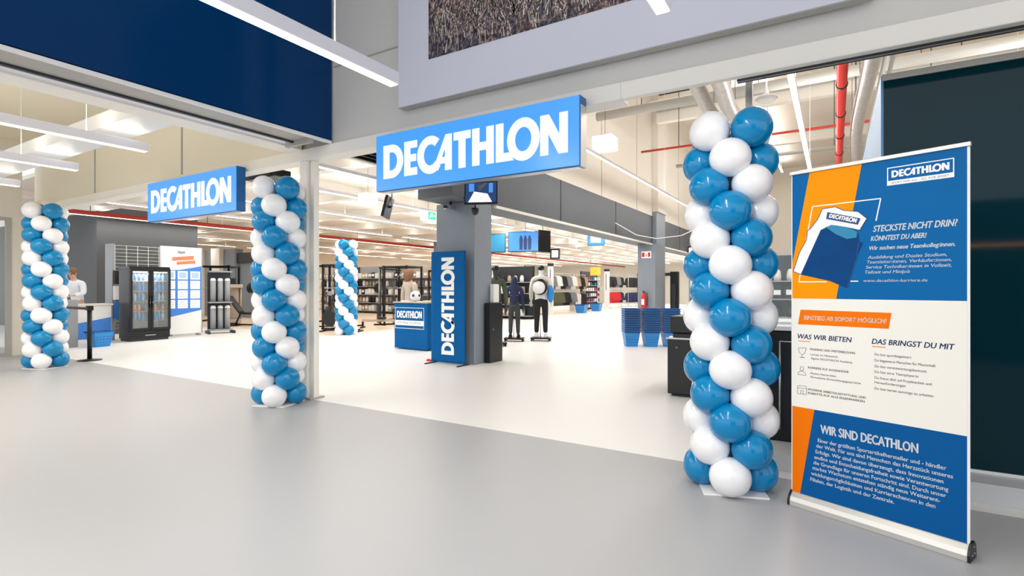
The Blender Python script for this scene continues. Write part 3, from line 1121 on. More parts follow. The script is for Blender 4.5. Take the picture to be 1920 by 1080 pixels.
person('person', 'person in white and blue T-shirt leaning over the counter at the far left', 'person', (-16.5, 5.75, 0), R(35), 1.83,
       (M_skin, M_shirt, M_trou, M_blk), lean=.25,
       arms=[((-.19, 0, 1.40), (-.26, -.12, 1.16), (-.2, -.36, 1.12), (-.17, -.45, 1.1)), ((.19, 0, 1.40), (.26, -.12, 1.16), (.2, -.36, 1.12), (.17, -.45, 1.1))])
pc = person('person', 'brown-haired person standing behind the blue promotion counter', 'person', (-8.75, 9.6, 0), R(170), 1.78,
       (M_skin, M_tan, M_trou, M_blk), hair=M_hair)
mb = MB(); mb.ball((0, .05, 1.66), .135, M_hair, .95, .85, 1.15); mb.build('long_hair', pc)

# mannequins
MN = M_wht


def stand(o, w_=.5):
    mb = MB()
    mb.box(-w_ / 2, w_ / 2, -.18, .18, .05, .09, M_blkm)
    for sx in (-1, 1):
        for sy in (-1, 1):
            mb.tube([(sx * (w_ / 2 - .03), sy * .14, 0), (sx * (w_ / 2 - .03), sy * .14, .06)], .022, M_blk, 8)
    mb.tube([(.0, .12, .08), (.0, .1, .55)], .012, M_silver, 8)
    return mb.build('stand', o)


def mannequin(label, x, y, rz, H, top, bot, shoe, hood=False, extra=None, bm_=None):
    t = person('mannequin', label, 'mannequin', (x, y, 0), rz, H, (bm_ or M_wht, top, bot, shoe), hair=False, face=False, hood=hood, hands=True,
               group='dressed mannequins behind the grey column')
    for c in list(t.children):
        c.location.z += .09
    stand(t)
    return t


t = mannequin('mannequin in olive jacket and black leggings, half hidden by the grey column', -6.74, 10.3, R(40), 1.76, M_olive, M_darkf, M_wht, bm_=M_char)
mb = MB(); mb.ball((0, .0, 1.80), .105, M_blk, .9, 1.0, .8); mb.build('cap', t)
t = mannequin('mannequin in hooded navy jacket and dark trousers seen from behind', -6.95, 11.5, R(205), 1.56, M_navyf, M_char, M_darkf, hood=True, bm_=M_charf if False else M_char)
mb = MB(); mb.box(-.12, -.05, .13, .135, 1.16, 1.17, M_pgrey); mb.box(.05, .12, .13, .135, 1.16, 1.17, M_pgrey); mb.build('reflective_trim', t)
t = mannequin('mannequin in light top and black leggings carrying a blue and white rucksack', -6.42, 11.95, R(200), 1.86, M_sand, M_darkf, M_wht)
mb = MB(); mb.ball((0, .17, 1.38), .19, M_blk, 1.0, .45, 1.1); mb.build('rucksack', t)
mb = MB(); mb.lathe([(0, 0), (.16, 0), (.16, .012), (0, .015)], M_wht, 24, Matrix.Translation((.02, .27, 1.36)) @ Matrix.Rotation(R(-90), 4, 'X')); mb.build('price_disc', t)
mb = MB(); mb.ball((-.26, .1, 1.2), .16, M_basket, .55, .6, 1.4); mb.build('side_bag', t)
mb = MB(); mb.ball((0, 0, 1.86), .1, M_blk, .9, 1.0, .75); mb.build('cap', t)

# black cabinet against the column with dispenser
t = thing('hygiene_stand', 'slim black cabinet with white dispenser beside the grey column', 'cabinet', (-5.38, 7.86, 0))
mb = MB(); mb.box(0, .12, 0, .42, 0, 1.08, M_blk); mb.build('body', t, bevel=.008)
mb = MB(); mb.box(.01, .1, .16, .34, 1.08, 1.42, M_wht); mb.build('dispenser', t, bevel=.015)
mb = MB(); mb.ball((.125, .1, .6), .012, M_silver, n=8, k=6); mb.build('lock', t)


# ------------------------------------------------------------------ hung monitors & signs
def monitor(label, x, y, z, rz, w_, h, scr, tilt=0, top=3.55, art=None, side=0):
    t = thing('hanging_monitor', label, 'screen', (x, y, z), rz)
    Mx = Matrix.Rotation(tilt, 4, 'X')
    mb = MB(); mb.box(-w_ / 2, w_ / 2, 0, .05, -h / 2, h / 2, M_blk, Mx); mb.build('housing', t, bevel=.004)
    A = Art(-.001, .001)
    A.rect(-w_ / 2 + .02, -h / 2 + .025, w_ / 2 - .02, h / 2 - .02, scr, 1)
    if art:
        art(A, w_, h)
    o = A.build('screen', t)
    o.rotation_euler.x = tilt
    mb = MB(); mb.tube([(side, .1, top - z), (side, .1, 0)], .015, M_silver, 8); mb.tube([(side, .1, 0), (side, .04, 0)], .02, M_blk, 8); mb.build('mount', t)
    return t


def shopview(A, w_, h):
    A.poly([(-w_ * .38, -h * .42), (w_ * .34, -h * .42), (w_ * .2, -.02), (-w_ * .2, .02)], M_white_em, 2)
    A.poly([(-.03, .02), (w_ * .2, h * .42), (w_ * .1, h * .42), (-w_ * .1, h * .3)], M_pgrey, 2)
    A.rect(-w_ * .36, h * .05, -w_ * .2, h * .4, M_screen, 3)
    A.rect(w_ * .24, h * .0, w_ * .36, h * .42, M_screen, 3)


monitor('black monitor showing a picture of the shop, hanging under the large sign', -5.0, 7.2, 2.93, R(24), .56, .38, M_screend, R(-4), 8.2, shopview, -.05)
monitor('small tilted monitor on a pole left of the grey column head', -6.85, 6.9, 2.8, R(-58), .5, .38, M_pgr, R(-14), 3.75, None, 0)


def two(A, w_, h):
    for dx in (-.12, .02, .16):
        A.poly([(dx - .05, -h * .4), (dx + .05, -h * .4), (dx + .06, h * .1), (dx + .02, h * .3), (dx - .03, h * .3), (dx - .06, h * .1)], M_screend, 2)


monitor('wide screen with three dim figures hanging over the aisle', -8.55, 14.8, 2.85, R(20), 1.1, .66, M_screen, R(-3), 3.75, two)
monitor('pale blue screen hanging left of the screen with figures', -9.62, 14.42, 2.82, R(20), 1.0, .62, M_pcyan, R(-3), 3.75)
monitor('black back of a screen angled away at the right end of the pair', -7.92, 15.0, 2.85, R(70), .5, .7, M_blk, 0, 3.75)


def hang_sign(label, x, y, z, rz, w_, h, frame_m, face_m, fw=.06, art=None, top=3.75, cat='sign'):
    t = thing('hanging_sign', label, cat, (x, y, z), rz)
    mb = MB(); mb.box(-w_ / 2, w_ / 2, 0, .12, -h / 2, h / 2, frame_m); mb.build('frame', t, bevel=.005)
    A = Art(-.001, .002); A.rect(-w_ / 2 + fw, -h / 2 + fw, w_ / 2 - fw, h / 2 - fw, face_m, 1)
    if art:
        art(A, w_, h)
    A.build('face', t)
    mb = MB()
    for s_ in (-1, 1):
        mb.tube([(s_ * w_ * .35, .06, h / 2), (s_ * w_ * .35, .06, top - z)], .004, M_lampb, 6)
    mb.build('wire', t)
    return t


def tagart(A, w_, h):
    A.rect(-.2, -.18, .18, .14, M_white_em, 2)
    A.line([(-.12, -.1), (.08, .12), (.1, -.02), (-.05, -.14), (-.12, -.1)], .02, M_screen, 3)


def scrib(A, w_, h):
    A.line([(-.1, -.08), (0, .06), (.1, -.05)], .015, M_pgrey, 3)


hang_sign('bright blue square sign with a white tag drawing hanging over the aisle', -7.65, 18.6, 3.24, R(22), .64, .58, M_signs, M_screen, .02, tagart)
hang_sign('black-framed square sign above the first white row post', -12.2, 24.2, 3.1, R(20), .5, .54, M_blk, M_white_em, .09, scrib)
hang_sign('black-framed square sign right of the second grey column', -5.1, 23.0, 2.9, R(-10), .44, .42, M_blk, M_white_em, .05, scrib, 8.2)


def cube_lamp(label, x, y, z, s_, top, green=False):
    t = thing('exit_lamp' if green else 'emergency_lamp', label, 'emergency light', (x, y, z))
    mb = MB(); mb.box(-s_ / 2, s_ / 2, 0, .3, -.1, .1, M_white_em); mb.build('body', t, bevel=.004)
    if green:
        A = Art(0, .002)
        A.rect(0.01, -.09, .28, .09, M_green, 1)
        A.poly([(.06, -.05), (.1, -.05), (.14, .0), (.18, -.05), (.16, .06), (.1, .05)], M_pw, 2)
        A.line([(.2, 0), (.26, 0)], .02, M_pw, 2)
        o = A.build('pictogram', t)
        o.rotation_euler.z = R(90)
        o.location = (s_ / 2 + .001, 0, 0)
    mb = MB(); mb.tube([(0, .15, .1), (0, .15, top - z)], .003, M_char, 6); mb.build('wire', t)
    return t


cube_lamp('small white emergency lamp hanging right of the white post', -8.0, 7.4, 3.14, .24, 3.75)
cube_lamp('green running-man exit lamp hanging left of the grey column', -7.96, 9.2, 3.0, .22, 3.75, True)
cube_lamp('white emergency lamp just right of the large blue sign', -3.0, 7.5, 3.56, .3, 8.2)
cube_lamp('small far white emergency lamp over the aisle, left of the blue square sign', -9.3, 20, 3.3, .26, 3.75)

# ceiling grille behind the large sign
t = thing('ceiling_grille', 'dark louvred ceiling grille behind the left edge of the large sign', 'grille', (-6.2, 4.75, 3.3))
mb = MB()
mb.box(0, 2.4, 0, .08, -.02, .06, M_beam); mb.box(0, .08, 0, 2.1, -.02, .06, M_beam); mb.box(2.32, 2.4, 0, 2.1, -.02, .06, M_beam); mb.box(0, 2.4, 2.02, 2.1, -.02, .06, M_beam)
mb.build('frame', t)
mb = MB()
for k in range(14):
    mb.box(.08 + k * .16, .1 + k * .16, .08, 2.02, 0, .06, M_blk)
mb.box(.08, 2.32, .08, 2.02, .06, .07, M_grayp)
mb.build('louvre', t)
t = thing('air_curtain', 'black air curtain housing above the middle balloon column', 'air curtain', (-7.13, 4.42, 2.87))
mb = MB(); mb.box(0, .68, 0, .25, 0, .1, M_blk); mb.box(.08, .6, -.02, 0, .02, .04, M_char); mb.build('housing', t, bevel=.02)
mb = MB(); mb.box(.1, .13, .1, .14, .1, .88, M_blk); mb.box(.55, .58, .1, .14, .1, .88, M_blk); mb.build('bracket', t)

# CCTV dome below the monitor
mb = MB(); mb.lathe([(0, -.09), (.04, -.075), (.06, -.04), (.065, 0), (.065, .03), (0, .03)], M_blk, 16)
mb.tube([(0, 0, .03), (0, 0, .2), (-.3, .02, .235)], .012, M_blk, 8)
o = mb.build('security_camera', loc=(-5.15, 7.25, 2.66)); tag(o, 'small black dome camera under the hanging monitor', 'camera')
mb = MB(); mb.box(-.05, .05, -.12, .1, -.04, .04, M_silver); mb.tube([(0, -.12, 0), (0, -.16, 0)], .03, M_blk, 10); mb.box(-.015, .015, 0, .03, .04, .11, M_blk)
o = mb.build('security_camera', loc=(-5.8, 7.4, 2.77)); tag(o, 'small silver camera under the head of the grey column', 'camera')

# fire extinguisher and sign on the second column
t = thing('fire_extinguisher', 'red fire extinguisher hanging on the second grey column behind the baskets', 'fire extinguisher', (-5.62, 17.93, .62))
mb = MB(); mb.lathe([(0, 0), (.085, .01), (.09, .06), (.09, .42), (.07, .5), (.03, .54), (.03, .57), (0, .57)], M_red, 20); mb.build('body', t)
mb = MB(); mb.box(-.025, .025, -.03, .05, .57, .6, M_blk); mb.box(-.02, .02, -.09, .03, .61, .63, M_blk); mb.build('handle', t)
mb = MB(); mb.tube([(.03, 0, .57), (.12, 0, .55), (.14, 0, .4), (.12, 0, .1)], .012, M_blk, 8); mb.build('hose', t)
mb = MB(); mb.box(-.05, .05, -.094, -.086, .15, .35, M_pw); mb.build('label_sticker', t)
t = thing('wall_sign', 'small lit red and white sign on the second grey column', 'sign', (-5.55, 18.03, 2.5))
mb = MB(); mb.box(-.16, .16, -.04, 0, -.11, .11, M_white_em); mb.build('body', t)
A = Art(-.041, .002); A.rect(-.15, -.08, -.05, .08, M_red, 1); A.rect(.06, -.08, .15, .08, M_red, 1); A.poly([(-.03, -.07), (.04, -.07), (.0, .07)], M_porange, 1); A.build('pictogram', t)
# garland cord
mb = MB(); mb.tube([(-5.3, 14.3, 3.2), (-5.25, 16, 3.0), (-5.2, 18.0, 3.04), (-4.6, 19, 3.2), (-3.6, 20.5, 3.9)], .014, M_wht, 6)
o = mb.build('cord'); tag(o, 'white cord slung across the head of the second grey column', 'cord')

# ------------------------------------------------------------------ overhead services
mb = MB(); mb.tube([(-16.5, 4.6, 3.3), (-16.5, 47, 3.3)], .055, M_redpipe, 10)
for y in range(6, 46, 3):
    mb.tube([(-16.5, y, 3.3), (-16.5, y, 3.745)], .008, M_blk, 6)
o = mb.build('sprinkler_pipe'); tag(o, 'long red sprinkler pipe running under the store ceiling on the left', 'pipe')
t = thing('sprinkler_pipe', 'red pipe with black clamps hanging high above the roll-up banner', 'pipe', (.1, 5, 4.5))
mb = MB(); mb.tube([(0, 0, 0), (0, 24, 0)], .07, M_red, 14); mb.build('pipe', t)
for k in range(10):
    mb = MB(); mb.tube([(0, 1.4 + k * 1.6, 0), (0, 1.46 + k * 1.6, 0)], .082, M_blk, 14); mb.tube([(0, 1.43 + k * 1.6, .08), (0, 1.43 + k * 1.6, 3.7)], .006, M_blk, 6); mb.build('clamp', t)


def duct(label, x, y0, y1, z, r, bend=.0, x1=None):
    mb = MB()
    n = int((y1 - y0) / .12)
    pts, rs = [], []
    for k in range(n + 1):
        u = k / n
        pts.append((x + (0 if x1 is None else (x1 - x) * u) + .04 * math.sin(u * 9), y0 + (y1 - y0) * u, z + bend * math.sin(u * math.pi)))
        rs.append(r * (1 + .06 * (k % 2)))
    mb.tube(pts, rs, M_foil, 14)
    for q in range(2, len(pts), 14):
        mb.tube([pts[q], (pts[q][0], pts[q][1], 8.2)], .006, M_char, 6)
    o = mb.build('foil_duct')
    tag(o, label, 'duct')


duct('silver foil duct beside the red pipe above the banner', .42, 6, 18, 4.55, .11)
duct('silver foil duct high above the white top balloon', -2.15, 8.2, 15, 5.0, .13)
duct('silver foil duct high above the top blue balloon of the nearest column', -1.7, 8.0, 14, 5.0, .14, -.15)
mb = MB(); mb.tube([(.62, 5.5, 4.6), (.62, 22, 4.6)], .035, M_wht, 10); mb.tube([(.72, 5.5, 4.66), (.72, 22, 4.66)], .03, M_soffit, 10)
o = mb.build('white_pipe'); tag(o, 'thin white pipe pair right of the foil duct above the banner', 'pipe')
mb = MB()
for y, z in ((9.5, 6.6), (14, 6.9), (18, 7.0), (24, 7.2)):
    mb.box(-5.2, 8, y, y + .25, z, z + .35, M_beam)
struct('trim_10', mb)
for k, (y, z, m_, r_) in enumerate(((17.9, 7.4, M_soffit, .09), (12.6, 5.7, M_soffit, .11), (16.2, 5.6, M_redpipe, .035), (20.5, 6.0, M_soffit, .07))):
    mb = MB(); mb.tube([(-5.15, y, z), (7.9, y, z)], r_, m_, 12)
    for x in (-4, -2, 0, 2):
        mb.tube([(x, y, z), (x, y, 8.2)], .01, M_char, 6)
    o = mb.build('ceiling_pipe')
    tag(o, ('grey pipe crossing high at the tall hall end', 'thick grey duct crossing the tall hall nearest', 'thin red pipe crossing the tall hall', 'far grey pipe crossing the tall hall')[k], 'pipe')
mb = MB(); mb.lathe([(0, 0), (.1, .01), (.16, .06), (.12, .1), (.04, .14), (.02, .2), (0, .2)], M_wht, 20)
mb.tube([(0, 0, .2), (0, 0, 3.9)], .012, M_wht, 8)
o = mb.build('pendant_speaker', loc=(-.88, 8.85, 4.16)); tag(o, 'white dome pendant hanging above the top blue balloon', 'pendant')
t = thing('heater_vent', 'dark ventilation opening with white ledge high on the tall hall wall', 'vent', (-4.9, 17.2, 7.3))
mb = MB(); mb.box(0, 1.3, 0, .1, .35, .6, M_char); mb.build('opening', t)
mb = MB(); mb.box(-.3, 2.2, -.1, .2, .0, .14, M_wht); mb.build('ledge', t)

# ------------------------------------------------------------------ far left corner: fridge, grid wall, board
RZ = R(90)    # face +x : local -y -> +x
t = thing('drinks_fridge', 'black two-door glass drinks fridge left of the blue and white board', 'fridge', (-15.0, 6.28, 0), RZ)
Wf, Hf, Df = .95, 1.9, .6
mb = MB()
mb.box(0, Wf, .04, Df, .06, .26, M_blk); mb.box(0, Wf, .04, Df, 1.82, Hf, M_blk)
mb.box(0, .05, .04, Df, .26, 1.82, M_blk); mb.box(Wf - .05, Wf, .04, Df, .26, 1.82, M_blk)
mb.box(.05, Wf - .05, Df - .04, Df, .26, 1.82, M_wht); mb.box(Wf / 2 - .03, Wf / 2 + .03, .04, .1, .26, 1.82, M_blk)
mb.box(.03, Wf - .03, .06, Df - .02, 0, .06, M_char)
mb.build('cabinet', t, bevel=.006)
for x0 in (.0, Wf / 2):
    mb = MB()
    x1 = x0 + Wf / 2
    mb.box(x0 + .004, x0 + .06, 0, .035, .27, 1.85, M_blk); mb.box(x1 - .06, x1 - .004, 0, .035, .27, 1.85, M_blk)
    mb.box(x0 + .06, x1 - .06, 0, .035, .27, .33, M_blk); mb.box(x0 + .06, x1 - .06, 0, .035, 1.78, 1.85, M_blk)
    d = mb.build('door', t)
    mb = MB(); mb.box(x0 + .06, x1 - .06, .012, .02, .33, 1.78, M_glass); mb.build('glass', d)
    mb = MB(); hx = x1 - .03 if x0 == 0 else x0 + .03
    mb.box(hx - .01, hx + .01, -.03, 0, .85, 1.15, M_blk); mb.box(hx - .008, hx + .008, -.034, -.03, .96, 1.0, M_silver); mb.build('handle', d)
for z in (.5, .75, 1.0, 1.26, 1.52):
    mb = MB(); mb.box(.055, Wf - .055, .12, .54, z, z + .012, M_pgr); mb.build('shelf', t)
mb = MB(); mb.box(.06, Wf - .06, .05, .08, 1.74, 1.77, M_white_em); mb.build('light_strip', t)
mb = MB(); mb.box(.36, .6, .03, .04, .13, .15, M_silver); mb.build('badge', t)
fa = area('fridge_light', (-.0, 0, 0), .6, .1, 14, (1, 1, 1), (R(0), 0, 0)); fa.parent = t; fa.location = (Wf / 2, .1, 1.73)


def bottle_data(m, h=.22, r=.033):
    mb = MB(); mb.lathe([(0, 0), (r, .004), (r, h * .6), (r * .4, h * .82), (r * .4, h * .9)], m, 12)
    mb.lathe([(r * .45, h * .9), (r * .45, h), (0, h)], M_wht, 10)
    o = mb.build('bottle'); d = o.data
    bpy.data.objects.remove(o)
    return d


BD = [bottle_data(M_basket), bottle_data(mat('pale_water', (160, 200, 225), .1)), bottle_data(M_pnavy), bottle_data(pm('orange'), .16, .035)]
cols = ['blue', 'clear', 'dark blue', 'orange']
for r_, z in enumerate((.512, .762, 1.012, 1.272, 1.532)):
    for q in range(9):
        kk = (0, 3, 1, 0, 2)[r_] if (q + r_) % 4 else (1, 2, 0, 2, 0)[r_]
        lx = .1 + q * .0935
        if .43 < lx < .52:
            continue
        o = bpy.data.objects.new('bottle', BD[kk])
        C.objects.link(o)
        p = Vector((-15.0 - .2, 6.28 + lx, z + .003))
        o.location = p
        o.rotation_euler.z = random.uniform(0, 6)
        tag(o, '%s drink bottle on the %s fridge shelf' % (cols[kk], ('lowest', 'second', 'middle', 'fourth', 'top')[r_]), 'bottle', 'drink bottles in the fridge: %s, %s shelf' % (cols[kk], ('lowest', 'second', 'middle', 'fourth', 'top')[r_]))

t = thing('grid_wall', 'tall white wire grid rack behind the drinks fridge', 'rack', (-15.9, 6.25, 0), RZ)
mb = MB(); mb.box(0, .06, 0, .4, 0, 2.5, M_pgr); mb.box(1.4, 1.46, 0, .06, 0, 2.5, M_pgr); mb.build('upright', t)
mb = MB()
for k in range(24):
    mb.tube([(.05, .03, .3 + k * .094), (1.42, .03, .3 + k * .094)], .006, M_wht, 6)
for k in range(6):
    mb.tube([(.08 + k * .26, .036, .2), (.08 + k * .26, .036, 2.46)], .006, M_wht, 6)
mb.build('grid', t)
mb = MB(); mb.box(.02, .12, -.1, 0, .55, 1.0, pm('blue')); mb.box(.02, .12, -.1, 0, 1.05, 1.4, pm('white')); mb.box(.02, .12, -.1, 0, 1.45, 1.8, pm('black'))
mb.build('hanging_packs', t)

t = thing('notice_board', 'blue and white notice board with white sheets right of the fridge', 'notice board', (-15.62, 7.28, 0), RZ)
mb = MB(); mb.box(0, 1.1, 0, .08, .06, 2.5, M_wht); mb.build('panel', t, bevel=.01)
for x in (.1, 1.0):
    mb = MB(); mb.box(x - .03, x + .03, -.1, .12, 0, .05, M_pgr); mb.build('foot', t)
A = Art(-.001, .002)
A.poly([(0.01, .5), (1.07, .72), (1.07, 1.98), (.5, 1.86), (0.01, 1.82)], mat('board_blue', (62, 132, 224), .5), 1)
A.rect(1.07, .07, 1.1, 2.48, M_pgr, 2)
for r_ in range(4):
    for q in range(3):
        x0, z0 = .09 + q * .335, .78 + r_ * .27
        A.rect(x0, z0, x0 + .27, z0 + .235, M_pw, 2)
        if r_ == 3:
            A.rect(x0 + .04, z0 + .04, x0 + .23, z0 + .2, mat('board_pale', (170, 200, 232), .5), 3)
        else:
            for l in range(3):
                A.rect(x0 + .04, z0 + .05 + l * .06, x0 + .22, z0 + .065 + l * .06, mat('pale_grey_ink', (206, 210, 216), .5), 3)
A.text('TEAM', .42, 2.31, .07, M_pnavy, 2, bold=.03, shear=.3, width=.2)
A.poly([(.28, 2.1), (.86, 2.16), (.86, 2.27), (.28, 2.2)], mat('board_coral', (250, 130, 90), .5), 2)
A.poly([(.4, 2.0), (.9, 2.05), (.9, 2.14), (.4, 2.08)], mat('board_coral', (250, 130, 90), .5), 3)
A.build('print', t)

# counter with blue wedge, grey pedestal, yellow bin, basket and barrier
t = thing('service_counter', 'white and blue service counter left of the wire grid rack', 'counter', (-15.55, 5.0, 0), RZ)
mb = MB(); mb.box(0, 1.1, 0, .5, 0, .92, M_wht); mb.build('body', t, bevel=.01)
A = Art(-.001, .002); A.poly([(0, .1), (1.09, .1), (1.09, .62), (0, .42)], mat('board_blue', (62, 132, 224), .5), 1); A.build('print', t)
mb = MB(); mb.box(-.03, 1.13, -.03, .53, .92, .96, M_sand); mb.build('top', t)
mb = MB(); mb.box(-.14, .14, -.14, .14, 0, 1.08, M_pgr)
o = mb.build('pedestal', loc=(-14.9, 5.0, 0), bevel=.01); tag(o, 'narrow grey pedestal box behind the belt barrier', 'pedestal')
t = thing('caution_bin', 'tall yellow bin beside the leftmost balloon column', 'bin', (-15.3, 4.75, 0))
mb = MB(); mb.prism([(-.14, 0), (.14, 0), (.17, .85), (-.17, .85)], -.14, .14, M_yel, 'y'); mb.build('body', t, bevel=.02)
mb = MB(); mb.box(-.18, .18, -.16, .16, .85, .9, M_char); mb.build('lid', t)


def basket_parts(t, m):
    b, tp, h, th = .125, .175, .34, .004
    mb = MB()
    i_ = mb.mi(m)

    def ring(r, z):
        return [mb.bm.verts.new((sx * r, sy * r * 1.2, z)) for sx, sy in ((-1, -1), (1, -1), (1, 1), (-1, 1))]
    lv = []
    for k in range(9):
        u = k / 8
        lv.append((b + (tp - b) * u + (.0012 if k % 2 else -.0), h * u))
    outer = [ring(r, z) for r, z in lv]
    inner = [ring(r - th, max(z, .006)) for r, z in lv]
    for a_, c_, fl in [(outer[k], outer[k + 1], 0) for k in range(8)] + [(inner[k], inner[k + 1], 1) for k in range(8)] + [(outer[8], inner[8], 0)]:
        for q in range(4):
            mb._f([a_[q], a_[(q + 1) % 4], c_[(q + 1) % 4], c_[q]], i_)
    mb._f(outer[0][::-1], i_); mb._f(inner[0], i_)
    for z in (.1, .16, .22):
        r = b + (tp - b) * z / h + .0008
        for k in range(5):
            x = (-1 + 2 * (k + .5) / 5) * r
            mb.box(x - .022, x + .022, -r * 1.2 - .0015, -r * 1.2 + .001, z, z + .022, M_pnavy)
            mb.box(r - .001, r + .0015, x * 1.2 - .022, x * 1.2 + .022, z, z + .022, M_pnavy)
    mb.build('body', t)
    mb = MB()
    r = tp + .012
    for (x0, x1, y0, y1) in ((-r, r, -tp * 1.2 - .012, -tp * 1.2 + .002), (-r, r, tp * 1.2 - .002, tp * 1.2 + .012), (-r, -tp + .002, -tp * 1.2, tp * 1.2), (tp - .002, r, -tp * 1.2, tp * 1.2)):
        mb.box(x0, x1, y0, y1, h - .008, h + .014, M_rim)
    mb.build('rim', t)
    mb = MB(); y = -tp * 1.2 - .02
    mb.tube([(-tp, y, h - .004), (-tp * .5, y - .006, h - .012), (tp * .5, y - .006, h - .012), (tp, y, h - .004)], .007, M_blk, 6); mb.build('handle', t)
    return t


M_rim = mat('blue_basket_rim', (14, 84, 156), .4)
first = thing('shopping_basket', 'blue shopping basket, bottom of the left stack by the checkout', 'basket', (-4.05, 11.95, 0), R(30), 'stacked blue shopping baskets')
basket_parts(first, M_basket)
pos = [(-4.05, 11.95), (-3.65, 12.15), (-3.25, 12.35)]
nm = ['left', 'middle', 'right']
for si, (x, y) in enumerate(pos):
    for k in range(11):
        lab = 'blue shopping basket, %s of the %s stack by the checkout' % (('bottom', 'second', 'third', 'fourth', 'fifth', 'sixth', 'seventh', 'eighth', 'ninth', 'tenth', 'top')[k], nm[si])
        if si == 0 and k == 0:
            continue
        q = dup(first, (x, y, .052 * k), R(30), lab)
q = dup(first, (-14.5, 5.45, 0), R(10), 'single blue shopping basket on the floor left of the fridge')
del q['group']
for (x, y, l) in ((-11.7, 26.4, 'far blue basket on the floor at the clothes racks, nearer one'), (-11.9, 29.0, 'far blue basket on the floor at the clothes racks, second one')):
    q = dup(first, (x, y, 0), R(5), l); q.scale = (1.6, 1.6, 1.3); del q['group']

t = thing('belt_barrier', 'black belt barrier post right of the leftmost balloon column', 'barrier', (-11.85, 4.3, 0))
mb = MB(); mb.lathe([(0, 0), (.19, 0), (.19, .012), (.05, .03), (.03, .04), (0, .04)], M_blk, 28); mb.build('base', t)
mb = MB(); mb.tube([(0, 0, .03), (0, 0, 1.0)], .038, M_blk, 16); mb.build('post', t)
mb = MB(); mb.box(-.048, .048, -.048, .048, .93, 1.02, M_blk); mb.build('belt_head', t, bevel=.01)
mb = MB(); mb.box(-1.15, -.04, -.003, .003, .94, .99, M_blk); mb.build('belt', t)

# shop goods seen through the left window
t = thing('garment_rail', 'rail with pale garments in the shop window at the left edge', 'clothes rail', (-15.4, 3.2, 0), RZ)
mb = MB(); mb.tube([(-.6, 0, 0), (-.6, 0, 1.6), (.5, 0, 1.6), (.5, 0, 0)], .015, M_silver, 8); mb.build('rail', t)
mb = MB(); mb.box(-.5, .4, -.25, .25, 0, .5, M_pnavy)
o = mb.build('display_box', loc=(-14.9, 3.1, 0)); tag(o, 'dark blue display box behind the shop window at the left edge', 'box')

# ------------------------------------------------------------------ gym zone
def power_rack(x, y, rz, label):
    t = thing('power_rack', label, 'gym rack', (x, y, 0), rz, 'black gym racks')
    for sx in (-.55, .55):
        for sy in (0, 1.1):
            mb = MB(); mb.box(sx - .035, sx + .035, sy - .035, sy + .035, 0, 2.25, M_blkm); mb.build('upright', t)
    mb = MB()
    for z in (.05, 2.2):
        mb.box(-.55, .55, -.03, .03, z - .03, z + .03, M_blkm) if z > 1 else None
        mb.box(-.55, .55, 1.07, 1.13, z - .03, z + .03, M_blkm)
        for sx in (-.55, .55):
            mb.box(sx - .03, sx + .03, 0, 1.1, z - .03, z + .03, M_blkm)
    mb.build('crossbar', t)
    mb = MB(); mb.tube([(-.95, -.06, 1.35), (.95, -.06, 1.35)], .014, M_silver, 8); mb.build('barbell', t)
    for sx in (-.8, .8):
        mb = MB(); mb.tube([(sx - .04, -.06, 1.35), (sx + .04, -.06, 1.35)], .2, M_blk, 20); mb.build('weight_plate', t)
    return t


pr = power_rack(-16.6, 13.6, R(20), 'black power rack with barbell right behind the far balloon column')
for (x, y, r_, l) in ((-15.0, 15.6, 10, 'black power rack in front of the goods shelves, right of the far balloons'), (-18.6, 12.6, 30, 'black power rack between white post and far balloon column'),
                      (-20.8, 11.6, 40, 'black power rack left of the middle balloon column'), (-12.9, 17.4, 0, 'black power rack nearest the promotion counter')):
    dup(pr, (x, y, 0), R(r_), l)


def bench(x, y, rz, label, red=False):
    t = thing('weight_bench', label, 'bench', (x, y, 0), rz)
    mb = MB(); mb.box(-.14, .14, -.6, .25, .42, .5, M_blk); mb.build('seat_pad', t, bevel=.03)
    mb = MB(); mb.box(-.14, .14, 0, .75, 0, .08, M_blk, Matrix.Translation((0, .28, .46)) @ Matrix.Rotation(R(50), 4, 'X')); mb.build('back_pad', t, bevel=.03)
    mb = MB(); mb.tube([(0, -.5, .42), (0, -.55, .03)], .03, M_blkm); mb.tube([(0, .3, .42), (0, .5, .03)], .03, M_blkm); mb.tube([(0, -.55, .06), (0, .5, .06)], .03, M_blkm)
    mb.box(-.3, .3, -.6, -.52, 0, .05, M_blkm); mb.box(-.3, .3, .46, .54, 0, .05, M_blkm); mb.build('frame', t)
    return t


bench(-14.9, 13.2, R(60), 'black weight bench right of the far balloon column')
bench(-12.9, 14.6, R(20), 'black weight bench nearest the promotion counter, left side')
bench(-17.6, 11.0, R(110), 'black weight bench just right of the white post')


def bike(x, y, rz, label):
    t = thing('exercise_bike', label, 'exercise bike', (x, y, 0), rz)
    mb = MB(); mb.tube([(-.04, .45, .42), (.04, .45, .42)], .24, M_blk, 24); mb.build('flywheel', t)
    mb = MB(); mb.tube([(0, -.5, .06), (0, .65, .06)], .03, M_blkm); mb.tube([(0, -.3, .06), (0, -.1, .85)], .03, M_blkm); mb.tube([(0, .0, .4), (0, .45, .42), (0, .35, 1.05)], .03, M_blkm)
    mb.box(-.25, .25, -.53, -.47, 0, .05, M_blk); mb.box(-.25, .25, .62, .68, 0, .05, M_blk); mb.build('frame', t)
    mb = MB(); mb.ball((0, -.14, .9), .13, M_blk, .8, 1.1, .35); mb.build('saddle', t)
    mb = MB(); mb.tube([(-.2, .3, 1.1), (-.2, .45, 1.12), (.2, .45, 1.12), (.2, .3, 1.1)], .016, M_blk, 8); mb.box(-.1, .1, .42, .46, 1.1, 1.25, M_pgr); mb.build('handlebar', t)
    return t


